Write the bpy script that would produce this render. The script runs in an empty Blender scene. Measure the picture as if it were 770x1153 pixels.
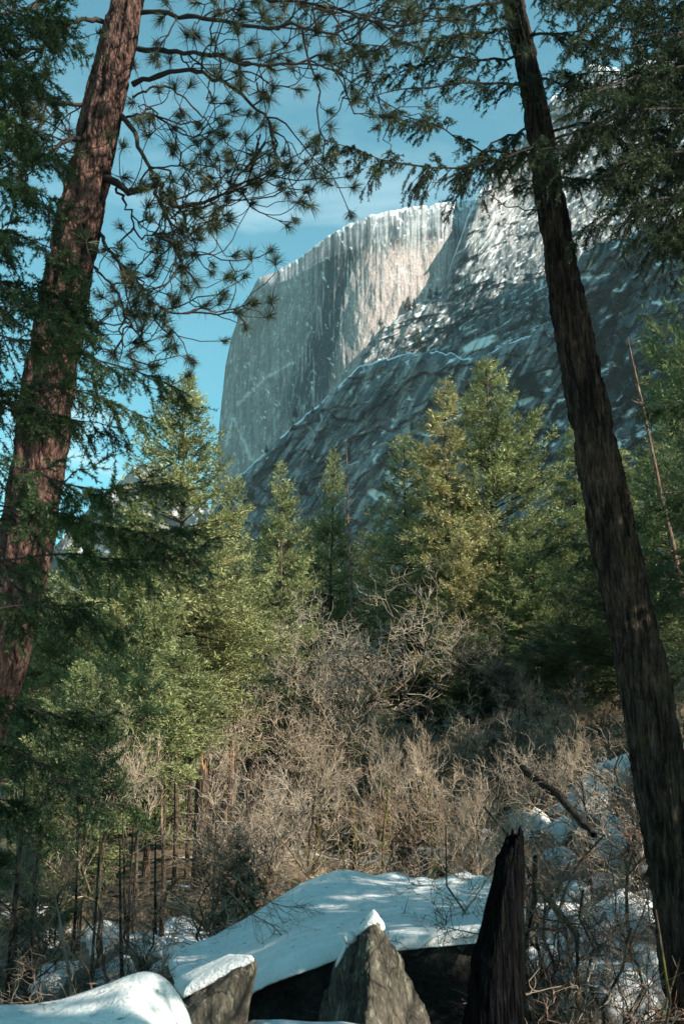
import bpy, bmesh, math, random
import numpy as np
from mathutils import Vector
rad = math.radians
scene = bpy.context.scene
COL = scene.collection
CAMZ, PITCH, F = 1.6, rad(12), 1120.0
CP, SP = math.cos(PITCH), math.sin(PITCH)

def P(px, py, d):
    """world point seen at photo pixel (px,py) at forward distance d (works on arrays)"""
    u = (np.asarray(px, float) - 385.0) / F; v = (576.5 - np.asarray(py, float)) / F
    y = CP - v * SP; z = SP + v * CP
    d = np.asarray(d, float)
    return np.stack(np.broadcast_arrays(u / y * d, d, CAMZ + z / y * d), -1)

# ------------------------------------------------------------------ noise
def _h(i, j, k, s):
    n = (i.astype(np.int64) * 374761393 + j.astype(np.int64) * 668265263 + k.astype(np.int64) * 1274126177 + s * 974634777) & 0xFFFFFFFF
    n = ((n ^ (n >> 13)) * 1274126177) & 0xFFFFFFFF
    n = ((n ^ (n >> 15)) * 2246822519) & 0xFFFFFFFF
    return ((n ^ (n >> 16)) & 0xFFFFFF) / float(0xFFFFFF)
def vnoise(p, seed=0):
    p = np.asarray(p, float); f = np.floor(p); i, j, k = (f[..., a].astype(np.int64) for a in range(3))
    t = p - f; t = t * t * (3 - 2 * t); a, b, c = t[..., 0], t[..., 1], t[..., 2]
    r = 0
    for di in (0, 1):
        for dj in (0, 1):
            for dk in (0, 1):
                w = (a if di else 1 - a) * (b if dj else 1 - b) * (c if dk else 1 - c)
                r = r + w * _h(i + di, j + dj, k + dk, seed)
    return r
def fbm(p, seed=0, oct=4, gain=0.5, lac=2.03):
    p = np.asarray(p, float); r = 0; a = 1.0; t = 0
    for o in range(oct):
        r = r + a * vnoise(p, seed + o * 17); t += a; a *= gain; p = p * lac
    return r / t
def ridged(p, seed=0, oct=4):
    p = np.asarray(p, float); r = 0; a = 1.0; t = 0
    for o in range(oct):
        r = r + a * (1 - np.abs(2 * vnoise(p, seed + o * 13) - 1)); t += a; a *= 0.5; p = p * 2.03
    return r / t
def ss(a, b, x):
    t = np.clip((np.asarray(x, float) - a) / (b - a), 0, 1); return t * t * (3 - 2 * t)
def v3(a, b, c): return np.stack(np.broadcast_arrays(np.asarray(a, float), np.asarray(b, float), np.asarray(c, float)), -1)
def nrm(v): return v / np.maximum(np.linalg.norm(v, axis=-1, keepdims=True), 1e-9)

# ------------------------------------------------------------------ mesh building
class MB:
    def __init__(s): s.V = []; s.F = []; s.n = 0; s.M = []
    def add(s, V, Fa, mi=0):
        V = np.asarray(V, float).reshape(-1, 3); Fa = np.asarray(Fa, np.int64)
        s.V.append(V); s.F.append(Fa + s.n); s.M.append((len(Fa), mi)); s.n += len(V); return s
    def mesh(s, name, mats, smooth=True, attrs=None):
        V = np.concatenate(s.V); me = bpy.data.meshes.new(name)
        me.vertices.add(len(V)); me.vertices.foreach_set('co', V.astype(np.float32).ravel())
        loops = np.concatenate([f.ravel() for f in s.F]).astype(np.int32)
        tot = np.concatenate([np.full(len(f), f.shape[1], np.int32) for f in s.F])
        st = np.concatenate([[0], np.cumsum(tot)[:-1]]).astype(np.int32)
        me.loops.add(len(loops)); me.loops.foreach_set('vertex_index', loops)
        me.polygons.add(len(tot)); me.polygons.foreach_set('loop_start', st); me.polygons.foreach_set('loop_total', tot)
        mi = np.concatenate([np.full(n, m, np.int32) for n, m in s.M])
        if mi.any(): me.polygons.foreach_set('material_index', mi)
        me.polygons.foreach_set('use_smooth', np.full(len(tot), bool(smooth)))
        if attrs:
            for k, a in attrs.items():
                at = me.attributes.new(k, 'FLOAT', 'POINT'); at.data.foreach_set('value', np.asarray(a, np.float32).ravel())
        me.update(calc_edges=True)
        for m in (mats if isinstance(mats, (list, tuple)) else [mats]): me.materials.append(m)
        return me

def link(name, data, parent=None, loc=None, rz=None):
    o = bpy.data.objects.new(name, data); COL.objects.link(o)
    if parent is not None: o.parent = parent
    if loc is not None: o.location = loc
    if rz is not None: o.rotation_euler = (0, 0, rz)
    return o
def tag(o, label=None, cat=None, group=None, kind=None):
    if label: o['label'] = label
    if cat: o['category'] = cat
    if group: o['group'] = group
    if kind: o['kind'] = kind
    return o
def thing(name, label, cat, loc=(0, 0, 0), rz=0, group=None, scale=None):
    o = link(name, None, None, tuple(float(c) for c in loc), rz)
    o.empty_display_size = 0.2
    if scale is not None: o.scale = (scale, scale, scale) if np.isscalar(scale) else scale
    return tag(o, label, cat, group)

def tubes(pts, r, sides=4, cap=False):
    """pts [B,N,3], r [B,N] -> V,F quads"""
    pts = np.asarray(pts, float); r = np.asarray(r, float)
    if pts.ndim == 2: pts = pts[None]; r = r[None]
    B, N, _ = pts.shape
    T = np.gradient(pts, axis=1); T = nrm(T)
    ref = np.where(np.abs(T[:, :1, 2:3]) > 0.9, np.array([1.0, 0, 0]), np.array([0, 0, 1.0]))
    ref = np.broadcast_to(ref, T.shape)
    A = nrm(np.cross(T, ref)); Bn = np.cross(T, A)
    ang = np.arange(sides) * 2 * np.pi / sides
    ring = A[:, :, None, :] * np.cos(ang)[None, None, :, None] + Bn[:, :, None, :] * np.sin(ang)[None, None, :, None]
    V = pts[:, :, None, :] + ring * r[:, :, None, None]
    idx = np.arange(B * N * sides).reshape(B, N, sides)
    a = idx[:, :-1]; b = idx[:, 1:]
    Fq = np.stack([a, np.roll(a, -1, 2), np.roll(b, -1, 2), b], -1).reshape(-1, 4)
    return V.reshape(-1, 3), Fq
def resample(path, n):
    """Catmull-ish smooth resample of control points [K,D]"""
    p = np.asarray(path, float); K = len(p)
    seg = np.linalg.norm(np.diff(p[:, :3], axis=0), axis=1); s = np.concatenate([[0], np.cumsum(seg)]); s /= s[-1]
    t = np.linspace(0, 1, n); out = np.empty((n, p.shape[1]))
    m = np.gradient(p, s, axis=0) if K > 2 else np.repeat([(p[1] - p[0])], 2, 0)
    k = np.clip(np.searchsorted(s, t, side='right') - 1, 0, K - 2)
    h = s[k + 1] - s[k]; u = (t - s[k]) / h
    u = u[:, None]; h = h[:, None]
    return ((2*u**3-3*u**2+1)*p[k] + (u**3-2*u**2+u)*h*m[k] + (-2*u**3+3*u**2)*p[k+1] + (u**3-u**2)*h*m[k+1])

# ------------------------------------------------------------------ materials
def mat(name):
    m = bpy.data.materials.new(name); m.use_nodes = True; nt = m.node_tree
    for n in list(nt.nodes): nt.nodes.remove(n)
    out = nt.nodes.new('ShaderNodeOutputMaterial'); return m, nt, out
def N(nt, t, **kw):
    n = nt.nodes.new(t)
    for k, v in kw.items():
        if k.startswith('_'): setattr(n, k[1:], v)
        else: n.inputs[k.replace('__', ' ')].default_value = v
    return n
def L(nt, a, b): nt.links.new(a, b)
def coords(nt, kind='Object', scale=(1, 1, 1)):
    tc = N(nt, 'ShaderNodeTexCoord'); mp = N(nt, 'ShaderNodeMapping'); mp.inputs['Scale'].default_value = scale
    L(nt, tc.outputs[kind], mp.inputs['Vector']); return mp.outputs['Vector']
def noise(nt, vec, scale, detail=4, rough=0.55, dist=0.0):
    n = N(nt, 'ShaderNodeTexNoise'); n.inputs['Scale'].default_value = scale; n.inputs['Detail'].default_value = detail
    n.inputs['Roughness'].default_value = rough; n.inputs['Distortion'].default_value = dist
    L(nt, vec, n.inputs['Vector']); return n.outputs['Fac']
def ramp(nt, fac, stops):
    r = N(nt, 'ShaderNodeValToRGB'); cr = r.color_ramp
    while len(cr.elements) < len(stops): cr.elements.new(0.5)
    for e, (p, c) in zip(cr.elements, stops):
        e.position = p; e.color = (*c, 1) if len(c) == 3 else c
    L(nt, fac, r.inputs['Fac']); return r.outputs['Color']
def mix(nt, fac, a, b, mode='MIX'):
    m = N(nt, 'ShaderNodeMix', _data_type='RGBA', _blend_type=mode)
    for sock, v in ((m.inputs[0], fac), (m.inputs[6], a), (m.inputs[7], b)):
        if hasattr(v, 'default_value') or hasattr(v, 'is_linked'): L(nt, v, sock)
        elif isinstance(v, (int, float)): sock.default_value = v
        else: sock.default_value = (*v, 1)
    return m.outputs[2]
def math_(nt, op, a, b=0.0, clamp=False):
    m = N(nt, 'ShaderNodeMath', _operation=op, _use_clamp=clamp)
    for sock, v in ((m.inputs[0], a), (m.inputs[1], b)):
        if isinstance(v, (int, float)): sock.default_value = v
        else: L(nt, v, sock)
    return m.outputs[0]
def bump(nt, h, strength, dist=0.02, normal=None):
    b = N(nt, 'ShaderNodeBump'); b.inputs['Strength'].default_value = strength; b.inputs['Distance'].default_value = dist
    L(nt, h, b.inputs['Height'])
    if normal is not None: L(nt, normal, b.inputs['Normal'])
    return b.outputs['Normal']
def bsdf(nt, out, color, rough=0.8, normal=None, spec=0.3):
    b = N(nt, 'ShaderNodeBsdfPrincipled')
    if isinstance(color, tuple): b.inputs['Base Color'].default_value = (*color, 1)
    else: L(nt, color, b.inputs['Base Color'])
    if isinstance(rough, (int, float)): b.inputs['Roughness'].default_value = rough
    else: L(nt, rough, b.inputs['Roughness'])
    b.inputs['Specular IOR Level'].default_value = spec
    if normal is not None: L(nt, normal, b.inputs['Normal'])
    L(nt, b.outputs[0], out.inputs['Surface']); return b
def attr(nt, name):
    a = N(nt, 'ShaderNodeAttribute', _attribute_name=name); return a.outputs['Fac']

def foliage_mat(name, dark, lite, nscale=0.9, trans=0.24, vary=0.25):
    m, nt, out = mat(name); c = coords(nt)
    n1 = noise(nt, c, nscale, 2); n2 = noise(nt, c, nscale * 9, 2)
    f = math_(nt, 'ADD', math_(nt, 'MULTIPLY', n1, 0.55), math_(nt, 'MULTIPLY', n2, 0.45))
    col = ramp(nt, f, [(0.36, dark), (0.62, lite)])
    oi = N(nt, 'ShaderNodeObjectInfo')
    hs = N(nt, 'ShaderNodeHueSaturation'); L(nt, col, hs.inputs['Color'])
    L(nt, math_(nt, 'ADD', math_(nt, 'MULTIPLY', oi.outputs['Random'], vary * 1.4), 1.0 - vary * 0.7), hs.inputs['Value'])
    L(nt, math_(nt, 'ADD', math_(nt, 'MULTIPLY', oi.outputs['Random'], -0.03), 0.515), hs.inputs['Hue'])
    d = N(nt, 'ShaderNodeBsdfDiffuse'); t = N(nt, 'ShaderNodeBsdfTranslucent'); g = N(nt, 'ShaderNodeBsdfGlossy')
    g.inputs['Roughness'].default_value = 0.5; g.inputs['Color'].default_value = (0.5, 0.55, 0.5, 1)
    L(nt, hs.outputs[0], d.inputs[0]); L(nt, hs.outputs[0], t.inputs[0])
    ms = N(nt, 'ShaderNodeMixShader'); ms.inputs[0].default_value = trans
    L(nt, d.outputs[0], ms.inputs[1]); L(nt, t.outputs[0], ms.inputs[2])
    m2 = N(nt, 'ShaderNodeMixShader'); m2.inputs[0].default_value = 0.05
    L(nt, ms.outputs[0], m2.inputs[1]); L(nt, g.outputs[0], m2.inputs[2])
    L(nt, m2.outputs[0], out.inputs['Surface']); return m

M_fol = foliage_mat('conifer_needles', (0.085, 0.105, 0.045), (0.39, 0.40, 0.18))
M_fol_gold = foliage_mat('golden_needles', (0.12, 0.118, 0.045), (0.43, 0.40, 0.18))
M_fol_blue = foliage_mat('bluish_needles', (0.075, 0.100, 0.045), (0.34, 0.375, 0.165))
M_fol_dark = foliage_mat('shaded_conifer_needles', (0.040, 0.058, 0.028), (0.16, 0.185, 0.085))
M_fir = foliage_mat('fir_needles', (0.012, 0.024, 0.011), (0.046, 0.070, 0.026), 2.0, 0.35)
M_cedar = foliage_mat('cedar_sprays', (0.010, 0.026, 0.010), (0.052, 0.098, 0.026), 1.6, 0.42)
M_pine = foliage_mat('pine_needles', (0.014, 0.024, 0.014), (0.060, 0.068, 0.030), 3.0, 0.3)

def bark_mat(name, dark, lite, scale=(9, 9, 1.6), bs=0.9, moss=None):
    m, nt, out = mat(name); c = coords(nt, 'Object', scale)
    n1 = noise(nt, c, 1.0, 6, 0.65, 0.4)
    v = N(nt, 'ShaderNodeTexVoronoi', _feature='DISTANCE_TO_EDGE'); v.inputs['Scale'].default_value = 1.3
    L(nt, c, v.inputs['Vector'])
    h = math_(nt, 'ADD', math_(nt, 'MULTIPLY', math_(nt, 'MINIMUM', v.outputs['Distance'], 0.25), 2.2), math_(nt, 'MULTIPLY', n1, 0.6))
    big = noise(nt, coords(nt), 1.4, 3)
    col = ramp(nt, math_(nt, 'ADD', math_(nt, 'MULTIPLY', n1, 0.75), math_(nt, 'MULTIPLY', big, 0.25)), [(0.42, dark), (0.60, lite)])
    if moss:
        mn = noise(nt, coords(nt), 2.6, 4, 0.6)
        col = mix(nt, ramp(nt, mn, [(moss[1], (0, 0, 0)), (moss[1] + 0.08, (1, 1, 1))]), col, moss[0])
    n3 = noise(nt, coords(nt, 'Object', (scale[0] * 3.2, scale[1] * 3.2, scale[2] * 3.4)), 1.0, 4, 0.7)
    col = mix(nt, 1.0, col, ramp(nt, n3, [(0.36, (0.42, 0.42, 0.42)), (0.66, (1.35, 1.35, 1.35))]), 'MULTIPLY')
    h = math_(nt, 'ADD', h, math_(nt, 'MULTIPLY', n3, 0.5))
    bsdf(nt, out, col, 0.9, bump(nt, h, bs, 0.03), 0.15 if name != 'charred_wood' else 0.0); return m
M_bark_pine = bark_mat('ponderosa_bark', (0.018, 0.010, 0.009), (0.19, 0.105, 0.085), (20, 20, 7.0), 1.0)
M_bark_fir = bark_mat('douglas_fir_bark', (0.010, 0.008, 0.007), (0.085, 0.060, 0.044), (22, 22, 3.0), 1.0, ((0.07, 0.06, 0.02), 0.66))
M_bark = bark_mat('conifer_bark', (0.04, 0.028, 0.02), (0.13, 0.095, 0.07), (10, 10, 2.0))
M_bark_red = bark_mat('reddish_dead_bark', (0.10, 0.06, 0.045), (0.27, 0.18, 0.13), (10, 10, 2.0))
M_bark_moss = bark_mat('mossy_bark', (0.05, 0.036, 0.024), (0.16, 0.12, 0.08), (10, 10, 2.5), 0.8, ((0.085, 0.082, 0.02), 0.55))
M_bark_moss2 = bark_mat('very_mossy_bark', (0.07, 0.055, 0.03), (0.17, 0.13, 0.07), (10, 10, 2.5), 0.8, ((0.12, 0.115, 0.025), 0.45))
M_char = bark_mat('charred_wood', (0.003, 0.0032, 0.004), (0.011, 0.0105, 0.011), (26, 26, 1.6), 1.0)
M_wood = bark_mat('torn_fresh_wood', (0.30, 0.15, 0.07), (0.52, 0.32, 0.17), (30, 30, 2.0), 0.6)

def twig_mat(name, a, b, r=0.85):
    m, nt, out = mat(name); c = coords(nt)
    n1 = noise(nt, c, 1.3, 3); oi = N(nt, 'ShaderNodeObjectInfo')
    col = ramp(nt, n1, [(0.35, a), (0.65, b)])
    hs = N(nt, 'ShaderNodeHueSaturation'); L(nt, col, hs.inputs['Color'])
    L(nt, math_(nt, 'ADD', math_(nt, 'MULTIPLY', oi.outputs['Random'], 0.5), 0.75), hs.inputs['Value'])
    bsdf(nt, out, hs.outputs[0], r, None, 0.25); return m
M_tw_tan = twig_mat('pale_twigs', (0.20, 0.150, 0.105), (0.44, 0.35, 0.265))
M_tw_grey = twig_mat('grey_brown_twigs', (0.16, 0.130, 0.10), (0.37, 0.30, 0.24))
M_tw_dark = twig_mat('dark_twigs', (0.09, 0.068, 0.052), (0.25, 0.19, 0.14))
M_tw_red = twig_mat('reddish_twigs', (0.16, 0.085, 0.06), (0.33, 0.20, 0.15))
M_tw_black = twig_mat('branch_wood', (0.012, 0.010, 0.009), (0.042, 0.030, 0.024))
M_dead_leaf = twig_mat('dry_leaves', (0.24, 0.10, 0.045), (0.42, 0.21, 0.11))

def snow_mat(name='snow', grain=1.0):
    m, nt, out = mat(name); c = coords(nt)
    n1 = noise(nt, c, 6, 5, 0.6); n2 = noise(nt, c, 60, 3, 0.6)
    h = math_(nt, 'ADD', n1, math_(nt, 'MULTIPLY', n2, 0.25 * grain))
    col = ramp(nt, n1, [(0.3, (0.60, 0.60, 0.60)), (0.7, (0.72, 0.715, 0.705))])
    sp = noise(nt, c, 45, 2, 0.5)
    col = mix(nt, ramp(nt, sp, [(0.66, (0, 0, 0)), (0.72, (0.6, 0.6, 0.6))]), col, (0.22, 0.17, 0.12))
    b = bsdf(nt, out, col, 0.6, bump(nt, h, 0.6, 0.06), 0.3)
    b.inputs['Subsurface Weight'].default_value = 0.0
    return m
M_snow = snow_mat()

def rock_mat(name, dark, lite, scale=1.0, vert=1.0, bs=0.8, lichen=0.0):
    m, nt, out = mat(name); c = coords(nt, 'Object', (1, 1, vert))
    n1 = noise(nt, c, 2.2 * scale, 8, 0.68); n2 = noise(nt, c, 14 * scale, 5, 0.7, 0.3)
    col = ramp(nt, n1, [(0.30, dark), (0.68, lite)])
    col = mix(nt, 0.55, col, ramp(nt, n2, [(0.38, (0.22, 0.22, 0.22)), (0.62, (1.4, 1.35, 1.25))]), 'MULTIPLY')
    if lichen:
        ck = N(nt, 'ShaderNodeTexVoronoi', _feature='DISTANCE_TO_EDGE'); ck.inputs['Scale'].default_value = 1.9 * scale; L(nt, c, ck.inputs['Vector'])
        col = mix(nt, 1.0, col, ramp(nt, ck.outputs['Distance'], [(0.0, (0.25, 0.25, 0.25)), (0.035, (1, 1, 1))]), 'MULTIPLY')
        col = mix(nt, ramp(nt, noise(nt, c, 5 * scale, 6, 0.7), [(0.56, (0, 0, 0)), (0.64, (lichen,) * 3)]), col, (0.30, 0.30, 0.22))
    h = math_(nt, 'ADD', n1, math_(nt, 'MULTIPLY', n2, 0.5))
    bsdf(nt, out, col, 0.9, bump(nt, h, bs, 0.08 / scale), 0.2); return m
M_rock = rock_mat('granite_boulder', (0.10, 0.095, 0.085), (0.32, 0.30, 0.26), 1.0)
M_rock_hero = rock_mat('lichened_granite', (0.012, 0.011, 0.010), (0.12, 0.105, 0.085), 3.4, 0.4, 1.0, 0.45)
M_rock_dark = rock_mat('shade_dark_granite', (0.012, 0.012, 0.012), (0.05, 0.045, 0.04), 1.3)  # slab granite darkened: the deep shade of its front is in the colour

def mountain_mat():
    m, nt, out = mat('mountain_granite')
    c = coords(nt)
    dk, pale, sn = attr(nt, 'dark'), attr(nt, 'pale'), attr(nt, 'snow')
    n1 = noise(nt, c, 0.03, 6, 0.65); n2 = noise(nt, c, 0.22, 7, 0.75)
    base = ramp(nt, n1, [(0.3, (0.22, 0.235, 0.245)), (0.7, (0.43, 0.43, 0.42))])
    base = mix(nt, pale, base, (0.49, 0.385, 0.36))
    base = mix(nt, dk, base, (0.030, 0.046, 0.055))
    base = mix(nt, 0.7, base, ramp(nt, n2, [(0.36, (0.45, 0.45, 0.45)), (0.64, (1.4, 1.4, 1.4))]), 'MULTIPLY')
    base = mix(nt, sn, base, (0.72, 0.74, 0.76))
    h = math_(nt, 'ADD', n1, math_(nt, 'MULTIPLY', n2, 0.4))
    bsdf(nt, out, base, 0.9, bump(nt, h, 0.5, 2.5), 0.15); return m
M_mtn = mountain_mat()

def ground_mat():
    m, nt, out = mat('forest_floor_snow_and_litter'); c = coords(nt)
    lit = ramp(nt, noise(nt, c, 7, 6, 0.7), [(0.3, (0.035, 0.026, 0.018)), (0.7, (0.17, 0.125, 0.085))])
    lit = mix(nt, ramp(nt, noise(nt, c, 0.9, 4), [(0.5, (0, 0, 0)), (0.7, (1, 1, 1))]), lit, (0.05, 0.055, 0.025))
    s = math_(nt, 'ADD', math_(nt, 'MULTIPLY', noise(nt, c, 0.55, 5, 0.62), 0.6), math_(nt, 'MULTIPLY', attr(nt, 'snowy'), 0.5))
    sm = ramp(nt, s, [(0.47, (0, 0, 0)), (0.50, (1, 1, 1))])
    col = mix(nt, sm, lit, (0.56, 0.58, 0.61))
    h = math_(nt, 'ADD', math_(nt, 'MULTIPLY', noise(nt, c, 5, 6, 0.65), 0.5), math_(nt, 'MULTIPLY', sm, 0.6))
    bsdf(nt, out, col, 0.85, bump(nt, h, 0.7, 0.12), 0.2); return m
M_ground = ground_mat()

# ------------------------------------------------------------------ terrain
def gh(x, y):
    x = np.asarray(x, float); y = np.asarray(y, float)
    ye = 5.3 + 0.55 * np.exp(-((x + 0.15) / 0.75) ** 4)
    h = -2.1 * ss(0, 1.3, y - ye)
    h = h + 3.1 * ss(1.0, 8.5, x) * ss(9, 26, y) + 0.9 * ss(14, 30, y)
    h = h + 0.10 * np.clip(y - 30, 0, 400) + 0.0 * x
    h = h + 0.02 * np.clip(np.abs(x) - 40, 0, 600)
    amp = 0.12 + 0.5 * ss(8, 20, y)
    h = h + (fbm(v3(x * 0.35, y * 0.35, 0), 5, 4) - 0.5) * 2 * amp
    return h
def ground():
    ys = np.concatenate([np.linspace(-30, 3, 12), np.arange(3.3, 30, 0.16), np.geomspace(30, 5200, 110)])
    xs1 = np.concatenate([np.arange(0, 12, 0.16), np.geomspace(12, 4200, 70)])
    xs = np.concatenate([-xs1[:0:-1], xs1])
    X, Y = np.meshgrid(xs, ys); Z = gh(X, Y)
    near = np.exp(-(((X - 0) / 30) ** 2 + ((Y - 10) / 30) ** 2))
    Z = Z + (fbm(v3(X * 2.2, Y * 2.2, 0), 9, 3) - 0.5) * 0.14 * near
    n, mm = X.shape; I = np.arange(n * mm).reshape(n, mm)
    Fq = np.stack([I[:-1, :-1], I[:-1, 1:], I[1:, 1:], I[1:, :-1]], -1).reshape(-1, 4)
    snowy = 0.10 + 0.42 * ss(2, 5, X) * ss(10, 15, Y) * (1 - ss(19, 24, Y)) + 0.35 * (1 - ss(6, 7.0, Y)) + 0.22 * np.exp(-((X + 5) / 4) ** 2 - ((Y - 17) / 7) ** 2) + 0.34 * ss(1.2, 2, X) * (1 - ss(13, 16, Y)) + 0.18 * np.exp(-((X - 1.5) / 2) ** 2 - ((Y - 21) / 5) ** 2)
    me = MB().add(v3(X, Y, Z), Fq).mesh('ground', M_ground, True, {'snowy': snowy})
    tag(link('ground', me), 'forest floor with patches of old snow and brown leaf litter', None, None, 'structure')
ground()

# ------------------------------------------------------------------ mountains
def interp(px, pts):
    p = np.array(pts, float); return np.interp(px, p[:, 0], p[:, 1])
def relief(name, label, px0, px1, nx, top, bot, ny, depthf, attrf, back=500, rough=1.0):
    px = np.linspace(px0, px1, nx); T = top(px); t = np.linspace(0, 1, ny) ** 1.15
    PX = np.repeat(px[None], ny, 0); PY = T[None] + (bot - T[None]) * t[:, None]
    S = PY - T[None]
    D = depthf(PX, PY, S)
    V = P(PX, PY, D)
    at = attrf(PX, PY, S, V)
    # the far side: rounds over and falls away behind
    rows = []
    for k in range(1, 7):
        r = V[0].copy(); q = k / 6.0
        r[:, 1] += back * q; r[:, 2] -= (rough * 40) * q + back * 1.3 * q ** 2.2
        rows.append(r)
    V = np.concatenate([np.array(rows)[::-1], V], 0)
    at = {k: np.concatenate([np.repeat(a[:1], 6, 0), a], 0) for k, a in at.items()}
    n, mm = V.shape[:2]; I = np.arange(n * mm).reshape(n, mm)
    Fq = np.stack([I[:-1, :-1], I[1:, :-1], I[1:, 1:], I[:-1, 1:]], -1).reshape(-1, 4)
    me = MB().add(V, Fq).mesh(name, M_mtn, True, at)
    return tag(link(name, me), label, None, None, 'structure')

def blob(X, Y, cx, cy, rx, ry, rot=0):
    c, s = math.cos(rad(rot)), math.sin(rad(rot)); dx, dy = X - cx, Y - cy
    return np.exp(-((dx * c + dy * s) / rx) ** 2 - ((-dx * s + dy * c) / ry) ** 2)

# -- the dome
T1 = [(225, 640), (240, 560), (247, 480), (254, 412), (261, 378), (272, 348), (284, 327), (288, 318), (291, 314), (305, 308), (320, 301), (350, 280), (385, 256), (400, 249), (420, 242), (445, 237), (465, 233), (505, 228), (530, 226), (560, 222), (700, 215)]
def top1(px): return interp(px, T1) + (fbm(v3(px * 0.12, 0, 0), 3, 4) - 0.5) * 5
def dep1(X, Y, S):
    d = 1590 + 430 * (np.clip(425 - X, 0, 260) / 185) ** 2.4 + 20 * ss(420, 490, X) + 230 * ss(490, 590, X)
    cap = np.clip(1 - S / (16 + 16 * ss(300, 420, X)), 0, 1)
    d = d + 150 * cap ** 1.4 * ss(285, 330, X)
    d = d - 8 * ss(0, 300, S) - 12 * blob(X, Y, 450, 320, 60, 80)
    fl = fbm(v3(X * 0.22, Y * 0.018, 0), 21, 5, 0.6)
    d = d + (fl - 0.5) * 4.5 * ss(6, 40, S) + (fbm(v3(X * 0.10, Y * 0.045, 3), 31, 5, 0.5) - 0.5) * 8
    d = d + (ridged(v3(X * 0.05 + Y * 0.02, Y * 0.012, 1), 41, 4) - 0.5) * 8
    return d
def at1(X, Y, S, V):
    st = fbm(v3(X * 0.45, Y * 0.022, 0), 51, 4, 0.6); st2 = fbm(v3(X * 0.12, Y * 0.012, 5), 61, 3, 0.5)
    zone = ss(352, 412, X + (Y - 330) * 0.22 + (st2 - 0.5) * 55) * ss(30, 52, S + (st - .5) * 60)
    pale = np.clip(zone * (0.5 + 1.4 * (st - 0.30)), 0, 1) * 0.95
    pale = np.maximum(pale, 0.55 * np.clip((blob(X, Y, 362, 330, 6, 45) + blob(X, Y, 352, 365, 5, 25)) * (st * 2.0), 0, 1))
    pale = np.maximum(pale, 0.32 * ss(0.45, 0.62, st) * (1 - ss(350, 380, X)) )
    dark = (0.22 * ss(400, 340, X) + ss(0.47, 0.62, st) * 0.5) * (1 - pale) + 0.6 * ss(0.54, 0.63, fbm(v3(X * 0.6, Y * 0.03, 8), 71, 3)) * ss(360, 380, X) * (0.3 + 0.7 * (1 - pale))
    dk_ = np.clip(blob(X, Y, 366, 395, 20, 62, 8) + 0.9 * blob(X, Y, 378, 315, 17, 50, 14), 0, 1) * ss(0.36, 0.50, st); pale = pale * (1 - 0.9 * dk_)
    dark = dark + 1.0 * np.clip(blob(X, Y, 366, 395, 20, 62, 8) + 0.9 * blob(X, Y, 378, 315, 17, 50, 14) + 0.7 * blob(X, Y, 345, 440, 24, 40, 25), 0, 1) * ss(0.34, 0.56, st + .08) * (1 - 0.75 * pale)
    dark = dark + 0.55 * np.exp(-((S - 28 - 12 * st2) / 15) ** 2) * ss(330, 400, X) * ss(0.3, 0.6, st)
    sn = fbm(v3(X * 0.30 - Y * 0.12, Y * 0.16 + X * .08, 2), 81, 5, 0.68)
    snow = ss(0.57, 0.70, sn + 0.29 * np.exp(-S / (3 + 9 * ss(400, 490, X))) * ss(290, 345, X) - 0.09)
    sl = ridged(v3(X * 0.12 + Y * 0.09, Y * 0.05 - X * 0.09, 4), 91, 5)
    fl = fbm(v3((X + Y * .25) * 0.5, (Y - X * .6) * 0.09, 4), 91, 5, 0.65)
    snow = np.maximum(snow, ss(0.58, 0.72, fl + 0.04 * ss(400, 520, Y)) * 0.28 * (1 - ss(345, 375, X) * ss(250, 280, Y)))
    for (x0, y0, x1, y1) in ((268, 455, 300, 425), (262, 470, 285, 520), (300, 425, 330, 408), (255, 500, 262, 470)):
        tt = np.clip(((X - x0) * (x1 - x0) + (Y - y0) * (y1 - y0)) / ((x1 - x0) ** 2 + (y1 - y0) ** 2), 0, 1)
        dd_ = np.hypot(X - x0 - tt * (x1 - x0), Y - y0 - tt * (y1 - y0)) + (sn - .5) * 9
        snow = np.maximum(snow, 0.7 * np.exp(-(dd_ / 1.4) ** 2))
    return {'dark': np.clip(dark, 0, 0.95), 'pale': pale, 'snow': np.clip(snow, 0, 1)}
relief('mountain', 'great round granite dome with a sheer streaked face and snowy top', 225, 640, 620, top1, 650, 560, dep1, at1, 700)

# -- the right shoulder
T2 = [(396, 430), (404, 402), (412, 384), (430, 362), (450, 350), (470, 339), (488, 329), (501, 319), (506, 300), (512, 284), (520, 262), (526, 243), (535, 226), (550, 200), (563, 180), (590, 150), (620, 110), (645, 88), (665, 72), (700, 80), (740, 66), (830, 40)]
def top2(px): return interp(px, T2) + (fbm(v3(px * 0.14, 0, 0), 13, 4) - 0.5) * 7
def dep2(X, Y, S):
    d = 1562 + 170 * ss(515, 590, X) * (1 - ss(210, 350, Y)) - 0.8 * np.clip(X - 510, 0, 400) * (0.12 + 0.88 * ss(130, 360, Y)) - 0.16 * np.clip(Y - 320, 0, 250)
    d = d + 60 * np.clip(1 - S / 22, 0, 1) ** 1.5
    a, b = X * 0.86 + Y * 0.5, -X * 0.5 + Y * 0.86       # diagonal slabs
    d = d + (ridged(v3((X + Y * 0.55) * 0.11, (Y - X * .6) * 0.03, 0), 23, 3) - 0.5) * 20
    d = d + (fbm(v3(X * 0.16, Y * 0.10, 7), 33, 3, 0.5) - 0.5) * 7
    st = fbm(v3(X * 0.03, Y * 0.085 + X * 0.03, 2), 43, 4)
    d = d - 7 * ss(0.42, 0.5, st) - 6 * ss(0.55, 0.6, st)
    return d
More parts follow.
